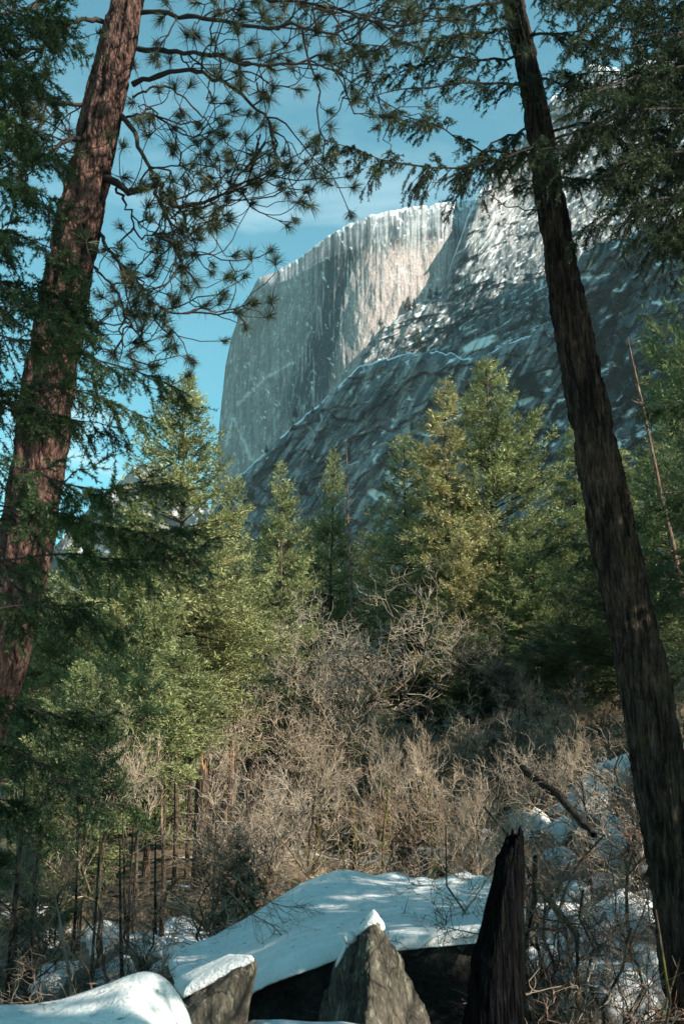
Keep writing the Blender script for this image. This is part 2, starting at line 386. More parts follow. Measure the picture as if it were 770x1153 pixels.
def at2(X, Y, S, V):
    st = fbm(v3(X * 0.4, Y * 0.035, 0), 53, 4, 0.6)
    diag = fbm(v3((X + Y * 0.6) * 0.18, (Y - X * 0.9) * 0.10, 1), 63, 5, 0.68)
    diag2 = ridged(v3((X + Y * 0.75) * 0.30, (Y - X * 0.9) * 0.035, 1), 66, 3)
    led = ridged(v3(X * 0.07, Y * 0.24 + X * 0.14, 3), 73, 4)
    snow = 0.6 * ss(0.70, 0.88, 0.36 * diag + 0.50 * diag2 + 0.26 * blob(X, Y, 555, 265, 26, 75, 28) + 0.10 * blob(X, Y, 510, 330, 50, 40) - 0.02)
    snow = np.maximum(snow, ss(0.83, 0.88, led + 0.03 * blob(X, Y, 480, 370, 60, 30)) * 0.85)
    snow = np.maximum(snow, ss(0.5, 0.75, np.exp(-S / 5.0) + 0.35 * diag) * 0.9)
    snow = np.maximum(snow, ss(0.45, 0.6, blob(X, Y, 541, 387, 27, 7, -22) + 0.25 * (diag - .5)))
    snow = np.maximum(snow, 0.45 * ss(0.60, 0.70, blob(X, Y, 660, 110, 60, 40) * 0.28 + diag * 0.6))
    pale = np.clip(0.75 * blob(X, Y, 455, 375, 26, 20) + 0.6 * blob(X, Y, 560, 215, 34, 38) + 0.5 * blob(X, Y, 625, 250, 50, 80), 0, 1) * ss(0.3, 0.6, st)
    dark = 0.48 + 0.4 * ss(0.49, 0.54, fbm(v3(X * 0.24, Y * 0.07, 9), 83, 6, .68)) + 0.5 * ss(0.6, 0.7, st)  # base darkening puts the shoulder's shade into the colour; the rest is streaks
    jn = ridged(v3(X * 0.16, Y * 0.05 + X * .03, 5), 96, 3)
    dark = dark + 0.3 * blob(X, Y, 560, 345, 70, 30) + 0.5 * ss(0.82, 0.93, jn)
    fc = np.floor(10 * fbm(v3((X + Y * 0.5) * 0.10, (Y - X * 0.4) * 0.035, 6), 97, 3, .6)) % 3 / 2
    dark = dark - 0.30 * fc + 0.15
    return {'dark': np.clip(dark * (1 - pale * 0.7), 0, 0.9), 'pale': pale * 0.8, 'snow': np.clip(snow, 0, 1)}
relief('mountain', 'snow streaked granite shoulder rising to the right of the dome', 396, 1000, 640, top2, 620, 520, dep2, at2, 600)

# -- the dark lower apron
T3 = [(120, 640), (225, 600), (250, 556), (270, 534), (300, 507), (330, 480), (350, 463), (375, 441), (390, 427), (408, 411), (430, 404), (455, 399), (490, 394), (515, 401), (530, 404), (545, 400), (565, 390), (600, 373), (625, 360), (637, 340), (646, 305), (655, 285), (680, 272), (700, 268), (740, 250), (830, 225)]
def top3(px): return interp(px, T3) + (fbm(v3(px * 0.10, 0, 0), 14, 4) - 0.5) * 8
def dep3(X, Y, S):
    d = 1130 - 1.0 * (X - 400) - 0.25 * np.clip(Y - 380, -100, 400)
    d = d + 26 * np.clip(1 - S / 9, 0, 1) ** 1.5
    d = d + (ridged(v3((X + Y * 0.62) * 0.05, (Y - X * 0.3) * 0.012, 0), 24, 3) - 0.5) * 52
    d = d + (fbm(v3(X * 0.12, Y * 0.08, 7), 34, 3, 0.5) - 0.5) * 5
    st = fbm(v3(X * 0.018, Y * 0.05 + X * 0.02, 2), 44, 4)
    for k, (a_, p_) in enumerate(((0.022, 0.3), (0.047, 1.7))):     # stepped ledges climbing to the right
        q = (Y + X * 0.42) * a_ + p_ + 1.6 * (fbm(v3(X * 0.03, Y * 0.03, k), 144, 3) - .5); f = q - np.floor(q)
        d = d + (8 - 5 * k) * (1 - ss(0.0, 0.22, f)) - (8 - 5 * k) * f
    return d
def ledge3(X, Y):
    out = 0
    for k, (a_, p_) in enumerate(((0.022, 0.3), (0.047, 1.7))):
        q = (Y + X * 0.42) * a_ + p_ + 1.6 * (fbm(v3(X * 0.03, Y * 0.03, k), 144, 3) - .5); f = q - np.floor(q)
        out = np.maximum(out, np.exp(-(f / (0.05 + .015 * k)) ** 2))
    return out
def at3(X, Y, S, V):
    st = fbm(v3((X + Y * 0.5) * 0.22, (Y - X * 0.3) * 0.02, 0), 54, 4, 0.6)
    led = ridged(v3(X * 0.025, Y * 0.07 + X * 0.03, 3), 74, 3)
    n = fbm(v3(X * 0.11, Y * 0.16, 3), 76, 5, 0.65)
    snow = ss(0.50, 0.75, np.exp(-S / 3.4) * 1.1 * ss(0.28, 0.5, fbm(v3(X * 0.09, 0, 3), 78, 3)) + 0.8 * (n - 0.5))
    snow = np.maximum(snow, ss(0.90, 0.95, led + 0.09 * (n - 0.5) + 0.05 * ss(560, 640, X)))
    for cx, cy, rx, ry, ro in ((548, 383, 22, 7, -20), (478, 488, 16, 4, 10), (620, 478, 20, 5, -12), (614, 500, 15, 4, 0), (742, 478, 46, 9, -24), (590, 452, 16, 4, -25), (430, 560, 24, 8, 25), (655, 286, 24, 3, -8), (690, 330, 20, 4, -30), (452, 545, 30, 10, 40), (690, 410, 12, 4, 0), (760, 455, 20, 6, -20)):
        snow = np.maximum(snow, ss(0.50, 0.68, blob(X, Y, cx, cy, rx, ry, ro) + 0.75 * (n - 0.5)))
    pale = np.clip(0.9 * blob(X, Y, 660, 308, 14, 34) + 0.55 * blob(X, Y, 312, 520, 34, 16, -30) * ss(.45, .6, st) + 0.35 * ss(0.58, 0.68, st) * blob(X, Y, 440, 440, 120, 60), 0, 1)
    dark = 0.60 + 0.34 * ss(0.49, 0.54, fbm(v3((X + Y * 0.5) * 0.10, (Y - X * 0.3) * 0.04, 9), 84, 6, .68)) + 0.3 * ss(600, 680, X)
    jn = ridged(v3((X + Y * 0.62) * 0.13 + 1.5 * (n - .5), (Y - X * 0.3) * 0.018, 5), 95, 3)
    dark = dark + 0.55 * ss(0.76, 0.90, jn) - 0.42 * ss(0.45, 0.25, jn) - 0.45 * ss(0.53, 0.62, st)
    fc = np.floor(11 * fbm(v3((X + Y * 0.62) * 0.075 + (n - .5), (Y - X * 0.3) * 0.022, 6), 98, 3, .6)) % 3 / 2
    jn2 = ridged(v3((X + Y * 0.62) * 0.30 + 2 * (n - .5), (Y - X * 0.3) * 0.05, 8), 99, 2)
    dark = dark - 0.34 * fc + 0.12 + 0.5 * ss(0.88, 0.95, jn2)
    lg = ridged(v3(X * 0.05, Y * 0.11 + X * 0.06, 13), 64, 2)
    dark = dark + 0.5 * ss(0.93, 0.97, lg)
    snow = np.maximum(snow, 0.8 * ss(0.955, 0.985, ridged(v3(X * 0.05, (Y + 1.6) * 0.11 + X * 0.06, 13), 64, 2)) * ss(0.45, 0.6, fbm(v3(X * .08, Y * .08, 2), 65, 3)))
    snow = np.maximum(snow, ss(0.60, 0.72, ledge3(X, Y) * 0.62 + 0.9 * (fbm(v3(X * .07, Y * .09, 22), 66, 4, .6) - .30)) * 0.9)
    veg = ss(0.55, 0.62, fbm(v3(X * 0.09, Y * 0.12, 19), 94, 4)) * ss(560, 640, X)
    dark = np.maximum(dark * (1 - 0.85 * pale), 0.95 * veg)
    return {'dark': np.clip(dark, 0, 0.92), 'pale': pale * 0.6, 'snow': np.clip(snow * (1 - 0.8 * veg), 0, 1)}
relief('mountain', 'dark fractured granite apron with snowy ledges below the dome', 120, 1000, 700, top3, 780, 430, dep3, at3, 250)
# -- unseen wall added outside the right edge to keep sun off the lower cliffs
def shade_wall():
    xs = np.linspace(560, 1500, 70); ys = np.linspace(150, 1400, 90); X, Y = np.meshgrid(xs, ys)
    h = 1285 * np.exp(-((X - 960) / 210) ** 2) * ss(180, 480, Y) * (1 - ss(1120, 1350, Y))
    h = h * (0.96 + 0.10 * (fbm(v3(X * .006, Y * .006, 0), 3, 4) - .5)) - 5
    n, mm = X.shape; I = np.arange(n * mm).reshape(n, mm)
    Fq = np.stack([I[:-1, :-1], I[:-1, 1:], I[1:, 1:], I[1:, :-1]], -1).reshape(-1, 4)
    at = {'dark': 0.4 + 0 * X, 'pale': 0 * X, 'snow': ss(.5, .6, fbm(v3(X * .02, Y * .02, 1), 6, 5))}
    tag(link('mountain', MB().add(v3(X, Y, h), Fq).mesh('mountain', M_mtn, True, at)), 'unseen steep valley wall added outside the right edge to shade the lower cliffs', None, None, 'structure')
shade_wall()
# -- pale ridge far away on the left
T0 = [(-400, 700), (40, 640), (110, 560), (140, 538), (160, 522), (185, 528), (215, 545), (240, 575), (300, 640)]
relief('hills', 'pale hazy ridge far away behind the left trees', -400, 300, 200, lambda p: interp(p, T0) + (fbm(v3(p * .1, 0, 0), 3, 4) - .5) * 9, 760, 80,
       lambda X, Y, S: 2600 + (fbm(v3(X * 0.05, Y * 0.04, 0), 4, 5) - 0.5) * 300 + 0 * S,
       lambda X, Y, S, V: {'dark': 0.35 + 0 * X, 'pale': 0 * X, 'snow': 0.6 * ss(0.50, 0.6, fbm(v3(X * 0.1, Y * 0.06, 1), 6, 5))}, 600)

# ------------------------------------------------------------------ conifers
def sprays(base, d, up, ln, wd):
    """rhombic leaf sprays. base,d,up [n,3]; ln,wd [n]"""
    s = nrm(np.cross(d, up)); n = len(base)
    nm = np.cross(s, d)
    a = base; b = base + d * (ln * 0.42)[:, None] + s * wd[:, None] - nm * (wd * 0.25)[:, None]
    c = base + d * ln[:, None]; e = base + d * (ln * 0.42)[:, None] - s * wd[:, None] - nm * (wd * 0.25)[:, None]
    V = np.stack([a, b, c, e], 1).reshape(-1, 3)
    return V, np.arange(4 * n).reshape(n, 4)

def make_conifer(seed, H, R, crown0=0.2, nb=150, shape=0.85, size=0.22, density=1.0, droop=0.25, open_=0.0, upsweep=0.35, lean=0.0, trunk_r=None):
    rng = np.random.default_rng(seed)
    tr = trunk_r or H * 0.013
    # trunk
    zt = np.linspace(0, 1, 14)
    wob = np.cumsum(rng.normal(0, 0.006, (14, 2)), 0) * H * 0.5 * zt[:, None]
    tp = np.column_stack([wob[:, 0] + lean * zt ** 1.3 * H, wob[:, 1], zt * H])
    trad = tr * (1 - zt * 0.96) * (1 + 0.5 * np.exp(-zt * 25))
    tp[0, 2] = -0.6
    trunk = MB(); trunk.add(*tubes(tp, trad, 10))
    h = crown0 + (1 - crown0) * (rng.random(nb) ** 0.85); h = np.sort(h); h[-6:] = np.linspace(0.93, 0.995, 6)
    az = rng.random(nb) * 2 * np.pi + np.arange(nb) * 2.4
    q = (1 - h) / (1 - crown0)
    clump = fbm(v3(np.cos(az) * 1.3, np.sin(az) * 1.3, h * H * 0.42), seed, 3)
    prof = np.where(q < 0.75, (q / 0.75) ** shape, 1 - 0.35 * ((q - 0.75) / 0.25) ** 2)
    Lb = R * (prof * (0.55 + 0.9 * clump) * rng.uniform(0.7, 1.15, nb)) + 0.025 * H * 0.5
    org = np.column_stack([np.interp(h, zt, tp[:, 0]), np.interp(h, zt, tp[:, 1]), h * H])
    el = upsweep * (1 - q) * 1.6 + 0.12 - droop * q + rng.normal(0, 0.12, nb)
    n = 7; s = np.linspace(0, 1, n)
    out = v3(np.cos(az), np.sin(az), 0)
    azw = az[:, None] + (rng.normal(0, 0.15, nb))[:, None] * s[None]
    outw = v3(np.cos(azw), np.sin(azw), 0 * azw)
    zz = np.sin(el)[:, None] * s[None] - droop * 0.55 * s[None] ** 2 * q[:, None] + 0.16 * s[None] ** 3
    bp = org[:, None, :] + outw * (Lb[:, None] * s[None] * np.cos(el)[:, None])[..., None]
    bp[..., 2] += zz * Lb[:, None]
    br = (Lb * 0.010 + 0.006)[:, None] * (1 - 0.85 * s[None])
    trunk.add(*tubes(bp, br, 4))
    # sub twigs
    nt_ = np.maximum(3, (Lb / size * 2.6 * density * rng.uniform(0.6, 1.2, nb)).astype(int))
    bi = np.repeat(np.arange(nb), nt_); m = len(bi)
    u = rng.uniform(0.16 + 0.1 * open_, 1.0, m) ** 0.85
    uf = u * (n - 1); k = np.minimum(uf.astype(int), n - 2); f = (uf - k)[:, None]
    o = bp[bi, k] * (1 - f) + bp[bi, k + 1] * f
    T = nrm(bp[bi, k + 1] - bp[bi, k]); side = nrm(np.cross(T, np.array([0, 0, 1.0])))
    sg = rng.choice([-1, 1], m)[:, None]
    d = nrm(T * rng.uniform(0.35, 1.0, (m, 1)) + side * sg * rng.uniform(0.3, 1.0, (m, 1)) + v3(0, 0, 1)[None] * rng.normal(0.04, 0.32, (m, 1)))
    tl = (Lb[bi] * 0.30 * (1.12 - u) + size * rng.uniform(0.5, 1.3, m))
    ns = np.maximum(2, (tl / size * 4.4 * density).astype(int))
    ti = np.repeat(np.arange(m), ns); M = len(ti)
    w = rng.random(M)
    b = o[ti] + d[ti] * (tl[ti] * w)[:, None]
    b[:, 2] -= 0.25 * tl[ti] * w ** 2 * (0.4 + droop)
    sd = nrm(np.cross(d[ti], np.array([0, 0, 1.0])))
    dd = nrm(d[ti] * 0.7 + sd * rng.normal(0, 0.7, (M, 1)) + v3(0, 0, 1)[None] * rng.normal(0.05, 0.42, (M, 1)))
    up = nrm(v3(0, 0, 1)[None] + rng.normal(0, 0.55, (M, 3)))
    V, Fq = sprays(b, dd, up, size * rng.uniform(0.6, 1.35, M), size * rng.uniform(0.07, 0.17, M))
    return trunk, (V, Fq)

conifer_cache = {}
def conifer_meshes(key, fol, bark, **kw):
    if key not in conifer_cache:
        t, c = make_conifer(**kw)
        conifer_cache[key] = (t, c, kw)
    k2 = (key, fol.name, bark.name)
    if k2 not in conifer_cache:
        t, c, kw = conifer_cache[key]
        conifer_cache[k2] = (t.mesh('trunk', bark), MB().add(*c).mesh('crown', fol, False))
    return conifer_cache[k2]
KINDS = {  # normalised: H=10 m
    'spire':  dict(seed=1, H=10, R=2.0, crown0=0.10, nb=210, shape=0.9, size=0.126),
    'broad':  dict(seed=2, H=10, R=2.9, crown0=0.06, nb=230, shape=0.75, size=0.133, droop=0.2),
    'loose':  dict(seed=3, H=10, R=2.4, crown0=0.22, nb=160, shape=0.8, size=0.141, density=0.85, open_=0.5, droop=0.35),
    'slim':   dict(seed=4, H=10, R=1.35, crown0=0.16, nb=170, shape=0.8, size=0.126, upsweep=0.2),
    'round':  dict(seed=5, H=10, R=3.1, crown0=0.12, nb=190, shape=0.5, size=0.141, upsweep=0.5, droop=0.1),
    'fine':   dict(seed=6, H=10, R=1.9, crown0=0.28, nb=240, shape=0.85, size=0.096, density=0.9, droop=0.3),
    'spire2': dict(seed=7, H=10, R=2.1, crown0=0.08, nb=200, shape=1.0, size=0.126, droop=0.3),
}
def conifer(kind, px, toppy, dist, hw, label, fol=None, rz=0.0, group=None, bark=None, name='conifer_tree', cat='tree'):
    fol = fol or M_fol; bark = bark or M_bark
    p = P(px, toppy, dist); g = float(gh(p[0], p[1])); H = p[2] - g
    W = hw / F * dist * 1.22
    kw = KINDS[kind]; tm, cm = conifer_meshes(kind, fol, bark, **kw)
    o = thing(name, label, cat, (p[0], p[1], g), rz, group, scale=(W / kw['R'], W / kw['R'], H / kw['H']))
    link('trunk', tm, o); link('crown', cm, o); return o

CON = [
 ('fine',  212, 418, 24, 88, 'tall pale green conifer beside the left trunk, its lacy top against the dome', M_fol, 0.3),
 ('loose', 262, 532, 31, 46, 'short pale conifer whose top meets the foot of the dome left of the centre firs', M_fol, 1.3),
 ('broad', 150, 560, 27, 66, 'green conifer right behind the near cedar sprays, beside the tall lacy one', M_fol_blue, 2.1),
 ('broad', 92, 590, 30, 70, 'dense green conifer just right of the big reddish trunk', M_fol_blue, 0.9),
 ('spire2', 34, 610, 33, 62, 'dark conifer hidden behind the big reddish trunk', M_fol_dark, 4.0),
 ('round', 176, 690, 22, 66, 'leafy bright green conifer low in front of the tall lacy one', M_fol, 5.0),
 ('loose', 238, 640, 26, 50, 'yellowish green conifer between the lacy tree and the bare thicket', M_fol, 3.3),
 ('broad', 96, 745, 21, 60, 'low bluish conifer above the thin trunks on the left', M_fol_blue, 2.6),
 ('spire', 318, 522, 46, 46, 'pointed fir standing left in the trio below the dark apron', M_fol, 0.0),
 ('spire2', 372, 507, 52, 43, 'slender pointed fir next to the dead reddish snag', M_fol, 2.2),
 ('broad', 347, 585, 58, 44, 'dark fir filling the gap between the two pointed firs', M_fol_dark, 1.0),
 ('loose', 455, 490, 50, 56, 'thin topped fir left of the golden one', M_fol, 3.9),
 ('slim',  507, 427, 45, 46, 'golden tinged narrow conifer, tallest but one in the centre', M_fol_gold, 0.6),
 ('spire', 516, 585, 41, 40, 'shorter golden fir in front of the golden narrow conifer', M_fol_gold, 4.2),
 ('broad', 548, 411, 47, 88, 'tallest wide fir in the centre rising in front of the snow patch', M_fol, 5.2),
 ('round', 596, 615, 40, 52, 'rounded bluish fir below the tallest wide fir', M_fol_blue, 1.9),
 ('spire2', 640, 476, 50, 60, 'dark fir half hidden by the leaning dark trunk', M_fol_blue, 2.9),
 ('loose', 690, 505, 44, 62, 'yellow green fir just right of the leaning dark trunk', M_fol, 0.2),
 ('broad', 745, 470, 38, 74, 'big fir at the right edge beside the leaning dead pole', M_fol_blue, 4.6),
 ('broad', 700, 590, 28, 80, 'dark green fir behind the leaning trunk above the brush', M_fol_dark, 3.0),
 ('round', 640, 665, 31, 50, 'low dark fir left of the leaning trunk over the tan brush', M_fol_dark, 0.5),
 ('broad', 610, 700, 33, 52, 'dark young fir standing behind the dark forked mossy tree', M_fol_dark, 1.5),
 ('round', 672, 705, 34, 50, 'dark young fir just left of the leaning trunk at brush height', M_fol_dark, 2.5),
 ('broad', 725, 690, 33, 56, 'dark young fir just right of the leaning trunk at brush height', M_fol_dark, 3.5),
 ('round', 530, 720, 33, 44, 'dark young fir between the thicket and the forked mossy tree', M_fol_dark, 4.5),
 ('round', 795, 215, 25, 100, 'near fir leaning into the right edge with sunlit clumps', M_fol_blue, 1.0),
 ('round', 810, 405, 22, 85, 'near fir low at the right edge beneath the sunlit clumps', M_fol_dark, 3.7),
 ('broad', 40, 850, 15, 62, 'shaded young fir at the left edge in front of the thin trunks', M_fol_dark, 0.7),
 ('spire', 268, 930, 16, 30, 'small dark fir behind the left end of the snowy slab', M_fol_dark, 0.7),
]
for k, px, ty, d, hw, lab, fol, rz in CON: conifer(k, px, ty, d, hw, lab, fol, rz)
def shade_conifer(kind, x, y, H, R, label, fol, rz):
    kw = KINDS[kind]; tm, cm = conifer_meshes(kind, fol, M_bark, **kw)
    o = thing('conifer_tree', label, 'tree', (x, y, float(gh(x, y))), rz, None, scale=(R / kw['R'], R / kw['R'], H / kw['H']))
    link('trunk', tm, o); link('crown', cm, o)
shade_conifer('broad', 12.0, 14.4, 9.5, 3.2, 'unseen conifer added for shade outside the right edge on the boulder slope, nearest of three there', M_fol_dark, 2.0)  # trio added out of view to throw shade on the boulder slope
shade_conifer('broad', 15.5, 17.0, 11, 3.4, 'unseen conifer added for shade outside the right edge on the boulder slope, middle of three there', M_fol_dark, 2.6)
shade_conifer('broad', 10.2, 11.4, 6.5, 2.6, 'unseen conifer added for shade outside the right edge on the boulder slope, lowest of three there', M_fol_dark, 4.0)
KINDS['low'] = dict(seed=42, H=10, R=2.4, crown0=0.24, nb=130, shape=0.6, size=0.2, density=0.8, droop=0.3)
KINDS['high'] = dict(seed=41, H=10, R=2.4, crown0=0.38, nb=120, shape=0.6, size=0.2, density=0.8, droop=0.3)
shade_conifer('high', 8.4, 5.6, 13, 2.6, 'unseen tall conifer added outside the right edge to shade the boulders', M_fol_dark, 1.0)  # added out of view to dapple the slab and boulders
shade_conifer('low', 3.6, 1.8, 12, 2.2, 'unseen tall conifer added just right of the camera to shade the big pine trunk', M_fol_dark, 5.0)  # unseen tree added to shade the left trunk and the near snow
shade_conifer('high', 6.2, 6.9, 12, 1.9, 'unseen slim tall conifer added outside the right edge to shade the slab and leaning trunk', M_fol_dark, 2.2)  # added out of view for more shade on slab and right trunk
shade_conifer('high', 9.5, 9.0, 10.5, 2.4, 'unseen tall conifer added outside the right edge, farther back than the one shading the boulders', M_fol_dark, 3.0)  # unseen; its height is set by where its shade falls

rng0 = random.Random(4)
for i in range(20):
    px = -40 + i * 45 + rng0.uniform(-14, 14)
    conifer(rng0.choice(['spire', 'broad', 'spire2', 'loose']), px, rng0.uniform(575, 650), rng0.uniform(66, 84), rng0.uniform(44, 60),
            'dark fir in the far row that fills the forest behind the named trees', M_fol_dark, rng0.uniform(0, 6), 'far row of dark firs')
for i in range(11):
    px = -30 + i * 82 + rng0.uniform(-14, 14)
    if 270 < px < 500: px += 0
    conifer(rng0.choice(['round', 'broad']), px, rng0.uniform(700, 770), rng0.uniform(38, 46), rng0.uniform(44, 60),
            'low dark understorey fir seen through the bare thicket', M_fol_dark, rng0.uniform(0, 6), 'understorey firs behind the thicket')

# conifers on the mountain ledges
KINDS['ledge'] = dict(seed=11, H=10, R=2.3, crown0=0.04, nb=130, shape=0.8, size=0.5, density=1.1)
def ledge_trees(spots, depthf, topf, label, group, sc=1.0):
    tm, cm = conifer_meshes('ledge', M_fir, M_bark, **KINDS['ledge'])
    for px, py, hpx in spots:
        d = float(depthf(np.array([[px]]), np.array([[py]]), np.array([[max(py - float(topf(np.array([px]))[0]), 0)]]))[0, 0]) - 4
        p = P(px, py, d); H = 1.35 * hpx / F * d
        o = thing('mountain_fir', label, 'tree', (p[0], p[1], p[2]), rng0.uniform(0, 6), group, scale=H / 10)
        link('trunk', tm, o); link('crown', cm, o)
ledge_trees([(438, 362, 15), (444, 357, 11), (459, 350, 13), (466, 347, 9), (429, 368, 11), (484, 337, 10), (491, 333, 8), (422, 375, 9)], dep2, top2,
            'tiny dark fir on the ridge line in front of the pale dome face', 'tiny firs on the ridge before the dome')
ledge_trees([(575, 372, 14), (590, 366, 16), (603, 350, 17), (612, 366, 13), (548, 372, 9), (560, 368, 10), (598, 360, 12), (470, 392, 18), (476, 396, 12), (630, 352, 14)], dep2, top2,
            'tiny dark fir on the snowy bench above the apron', 'tiny firs on the snowy bench')
ledge_trees([(585, 440, 24), (592, 430, 20), (575, 452, 18), (602, 446, 22), (660, 360, 20), (672, 352, 22), (684, 345, 18), (668, 380, 22), (692, 372, 24), (700, 350, 26), (704, 395, 24), (676, 410, 20), (655, 392, 18), (690, 440, 24), (665, 452, 22), (583, 476, 18), (640, 530, 22), (712, 425, 22), (596, 480, 16), (330, 484, 8), (352, 466, 7), (300, 510, 7)] + [(rng0.uniform(545, 740), rng0.uniform(400, 560), rng0.uniform(12, 21)) for _ in range(38)] + [(rng0.uniform(330, 520), rng0.uniform(450, 560), rng0.uniform(7, 12)) for _ in range(14)], dep3, top3,
            'dark fir growing on the shaded lower cliff', 'firs on the shaded lower cliff')

# ------------------------------------------------------------------ dead snags
def snag(px0, py0, px1, py1, d0, d1, r, label, m, nb=26, bl=0.5, seed=1, name='dead_snag', ground_it=True, up=0.1):
    rng = np.random.default_rng(seed)
    a = P(px0, py0, d0); b = P(px1, py1, d1)
    if ground_it:
        a[2] = float(gh(a[0], a[1])) - 0.3
    t = np.linspace(0, 1, 12)[:, None]
    path = a[None] * (1 - t) + b[None] * t; path[1:-1, :2] += np.cumsum(rng.normal(0, 0.012, (10, 2)), 0) * np.linalg.norm(b - a) * .15
    mb = MB(); mb.add(*tubes(path, r * (1 - 0.88 * t[:, 0]), 8))
    o = thing(name, label, 'dead tree', path[0]); path = path - path[0]
    mb = MB(); mb.add(*tubes(path, r * (1 - 0.85 * t[:, 0]), 9))
    link('trunk', mb.mesh('trunk', m), o)
    if nb:
        s = rng.uniform(0.3, 0.98, nb); org = np.stack([np.interp(s, t[:, 0], path[:, c]) for c in range(3)], -1)
        az = rng.random(nb) * 6.28; Ls = bl * (1.1 - s) * rng.uniform(0.5, 1.4, nb) + 0.12 * bl
        u = np.linspace(0, 1, 5)
        dirs = v3(np.cos(az), np.sin(az), rng.normal(up, 0.25, nb))
        bp = org[:, None] + dirs[:, None] * (Ls[:, None] * u[None])[..., None]
        bp += np.cumsum(rng.normal(0, 0.03, bp.shape), 1) * Ls[:, None, None]
        bm = MB().add(*tubes(bp, (r * 0.16) * (1 - 0.8 * u)[None].repeat(nb, 0), 3))
        link('branches', bm.mesh('branches', m), o)
    return o
snag(402, 800, 390, 503, 48, 48, 0.13, 'dead reddish bare snag standing between the pointed firs', M_bark_red, 44, 1.9, 3, up=-.1)
snag(800, 690, 706, 380, 21, 20, 0.095, 'leaning dead pole with short stubs right of the dark leaning trunk', M_bark_red, 30, 1.0, 5, up=.0)
snag(404, 1000, 398, 900, 21, 21, 0.10, 'short leaning trunk thick with yellow green moss behind the slab', M_bark_moss2, 8, 0.8, 8)
snag(478, 860, 482, 786, 26, 26, 0.07, 'thin dead stick standing in the tan thicket', M_bark, 10, 0.8, 9)
snag(186, 1040, 181, 880, 19, 19.4, 0.055, 'thin reddish dead pole among the left trunks', M_bark_red, 12, .5, 12)
snag(234, 1000, 226, 905, 20, 20.5, 0.05, 'thin leaning tan pole right of the broken snag', M_bark_red, 5, .4, 13)
snag(120, 1100, 58, 985, 10.5, 13, 0.04, 'thin slanting dead sapling crossing the left gap', M_tw_dark, 16, .6, 14, up=.4)
snag(8, 1060, 30, 860, 11, 11.5, 0.05, 'thin dark trunk at the left edge leaning right', M_bark_fir, 10, .5, 16)

for i, (px, ty, d, ln_) in enumerate([(18, 880, 14, 8), (46, 900, 13, -10), (70, 870, 16, 6), (88, 905, 14, -5), (140, 880, 16, 5), (152, 900, 15, -8), (174, 890, 17, 4), (244, 900, 17, -6), (276, 880, 19, 6), (132, 930, 13, 12)]):
    snag(px + ln_, 1060, px, ty, d, d, .035, 'thin dark leafless sapling trunk in the shade on the left', M_bark_fir, 12, .5, 60 + i, name='bare_sapling', up=.3)['group'] = 'thin dark saplings on the left'
def broken(px, py, d, r, label, seed, basepx=None, rough=0.8, mat_=None, inner=True, tip=0.5):
    """snapped trunk with a splintered top"""
    rng = np.random.default_rng(seed)
    top = P(px, py, d); base = P(basepx if basepx is not None else px, py + 60, d); g = float(gh(base[0], base[1])); 
    base[2] = g - 0.3; Hh = top[2] - base[2]
    o = thing('broken_snag', label, 'dead tree', (base[0], base[1], base[2]))
    n, sd = 40, 40
    t = np.linspace(0, 1, n); a = np.arange(sd) * 2 * np.pi / sd
    A, Tt = np.meshgrid(a, t)
    ctr = v3((top[0] - base[0]) * Tt, 0 * Tt, 0 * Tt)
    spl = fbm(v3(np.cos(A) * 2.6, np.sin(A) * 2.6, 0 * A), seed, 4, 0.7)
    spl = (spl - spl.min()) / (spl.max() - spl.min()) 
    hz = Tt * (Hh - tip * (1 - spl) ** 1.2)
    R = r * (1 + 0.5 * np.exp(-hz / 0.5)) * (1 - 0.25 * Tt) * (1 + 0.16 * (ridged(v3(np.cos(A) * 3, np.sin(A) * 3, hz * 0.5), seed + 1, 4) - .5) * 2)
    V = ctr + v3(np.cos(A) * R, np.sin(A) * R, hz)
    I = np.arange(n * sd).reshape(n, sd); a_, b_ = I[:-1], I[1:]
    Fq = np.stack([a_, np.roll(a_, -1, 1), np.roll(b_, -1, 1), b_], -1).reshape(-1, 4)
    link('trunk', MB().add(V, Fq).mesh('trunk', mat_ or M_bark), o)
    if inner:   # pale torn wood inside
        V2 = ctr + v3(np.cos(A) * R * 0.8 * (1 - .5 * Tt ** 6), np.sin(A) * R * 0.8 * (1 - .5 * Tt ** 6), hz * 1.03)
        o2 = link('torn_wood', MB().add(V2, Fq).mesh('torn_wood', M_wood), o); tag(o2, 'orange torn wood at the break')
    return o
broken(229, 849, 20, 0.16, 'snapped trunk with an orange splintered top among the left conifers', 3)
broken(261, 838, 22, 0.11, 'thinner snapped trunk with a pale torn tip, right of the orange topped one', 4, tip=.8)
broken(455, 900, 21, 0.14, 'short broken brown trunk behind the snowy slab', 6, inner=False)

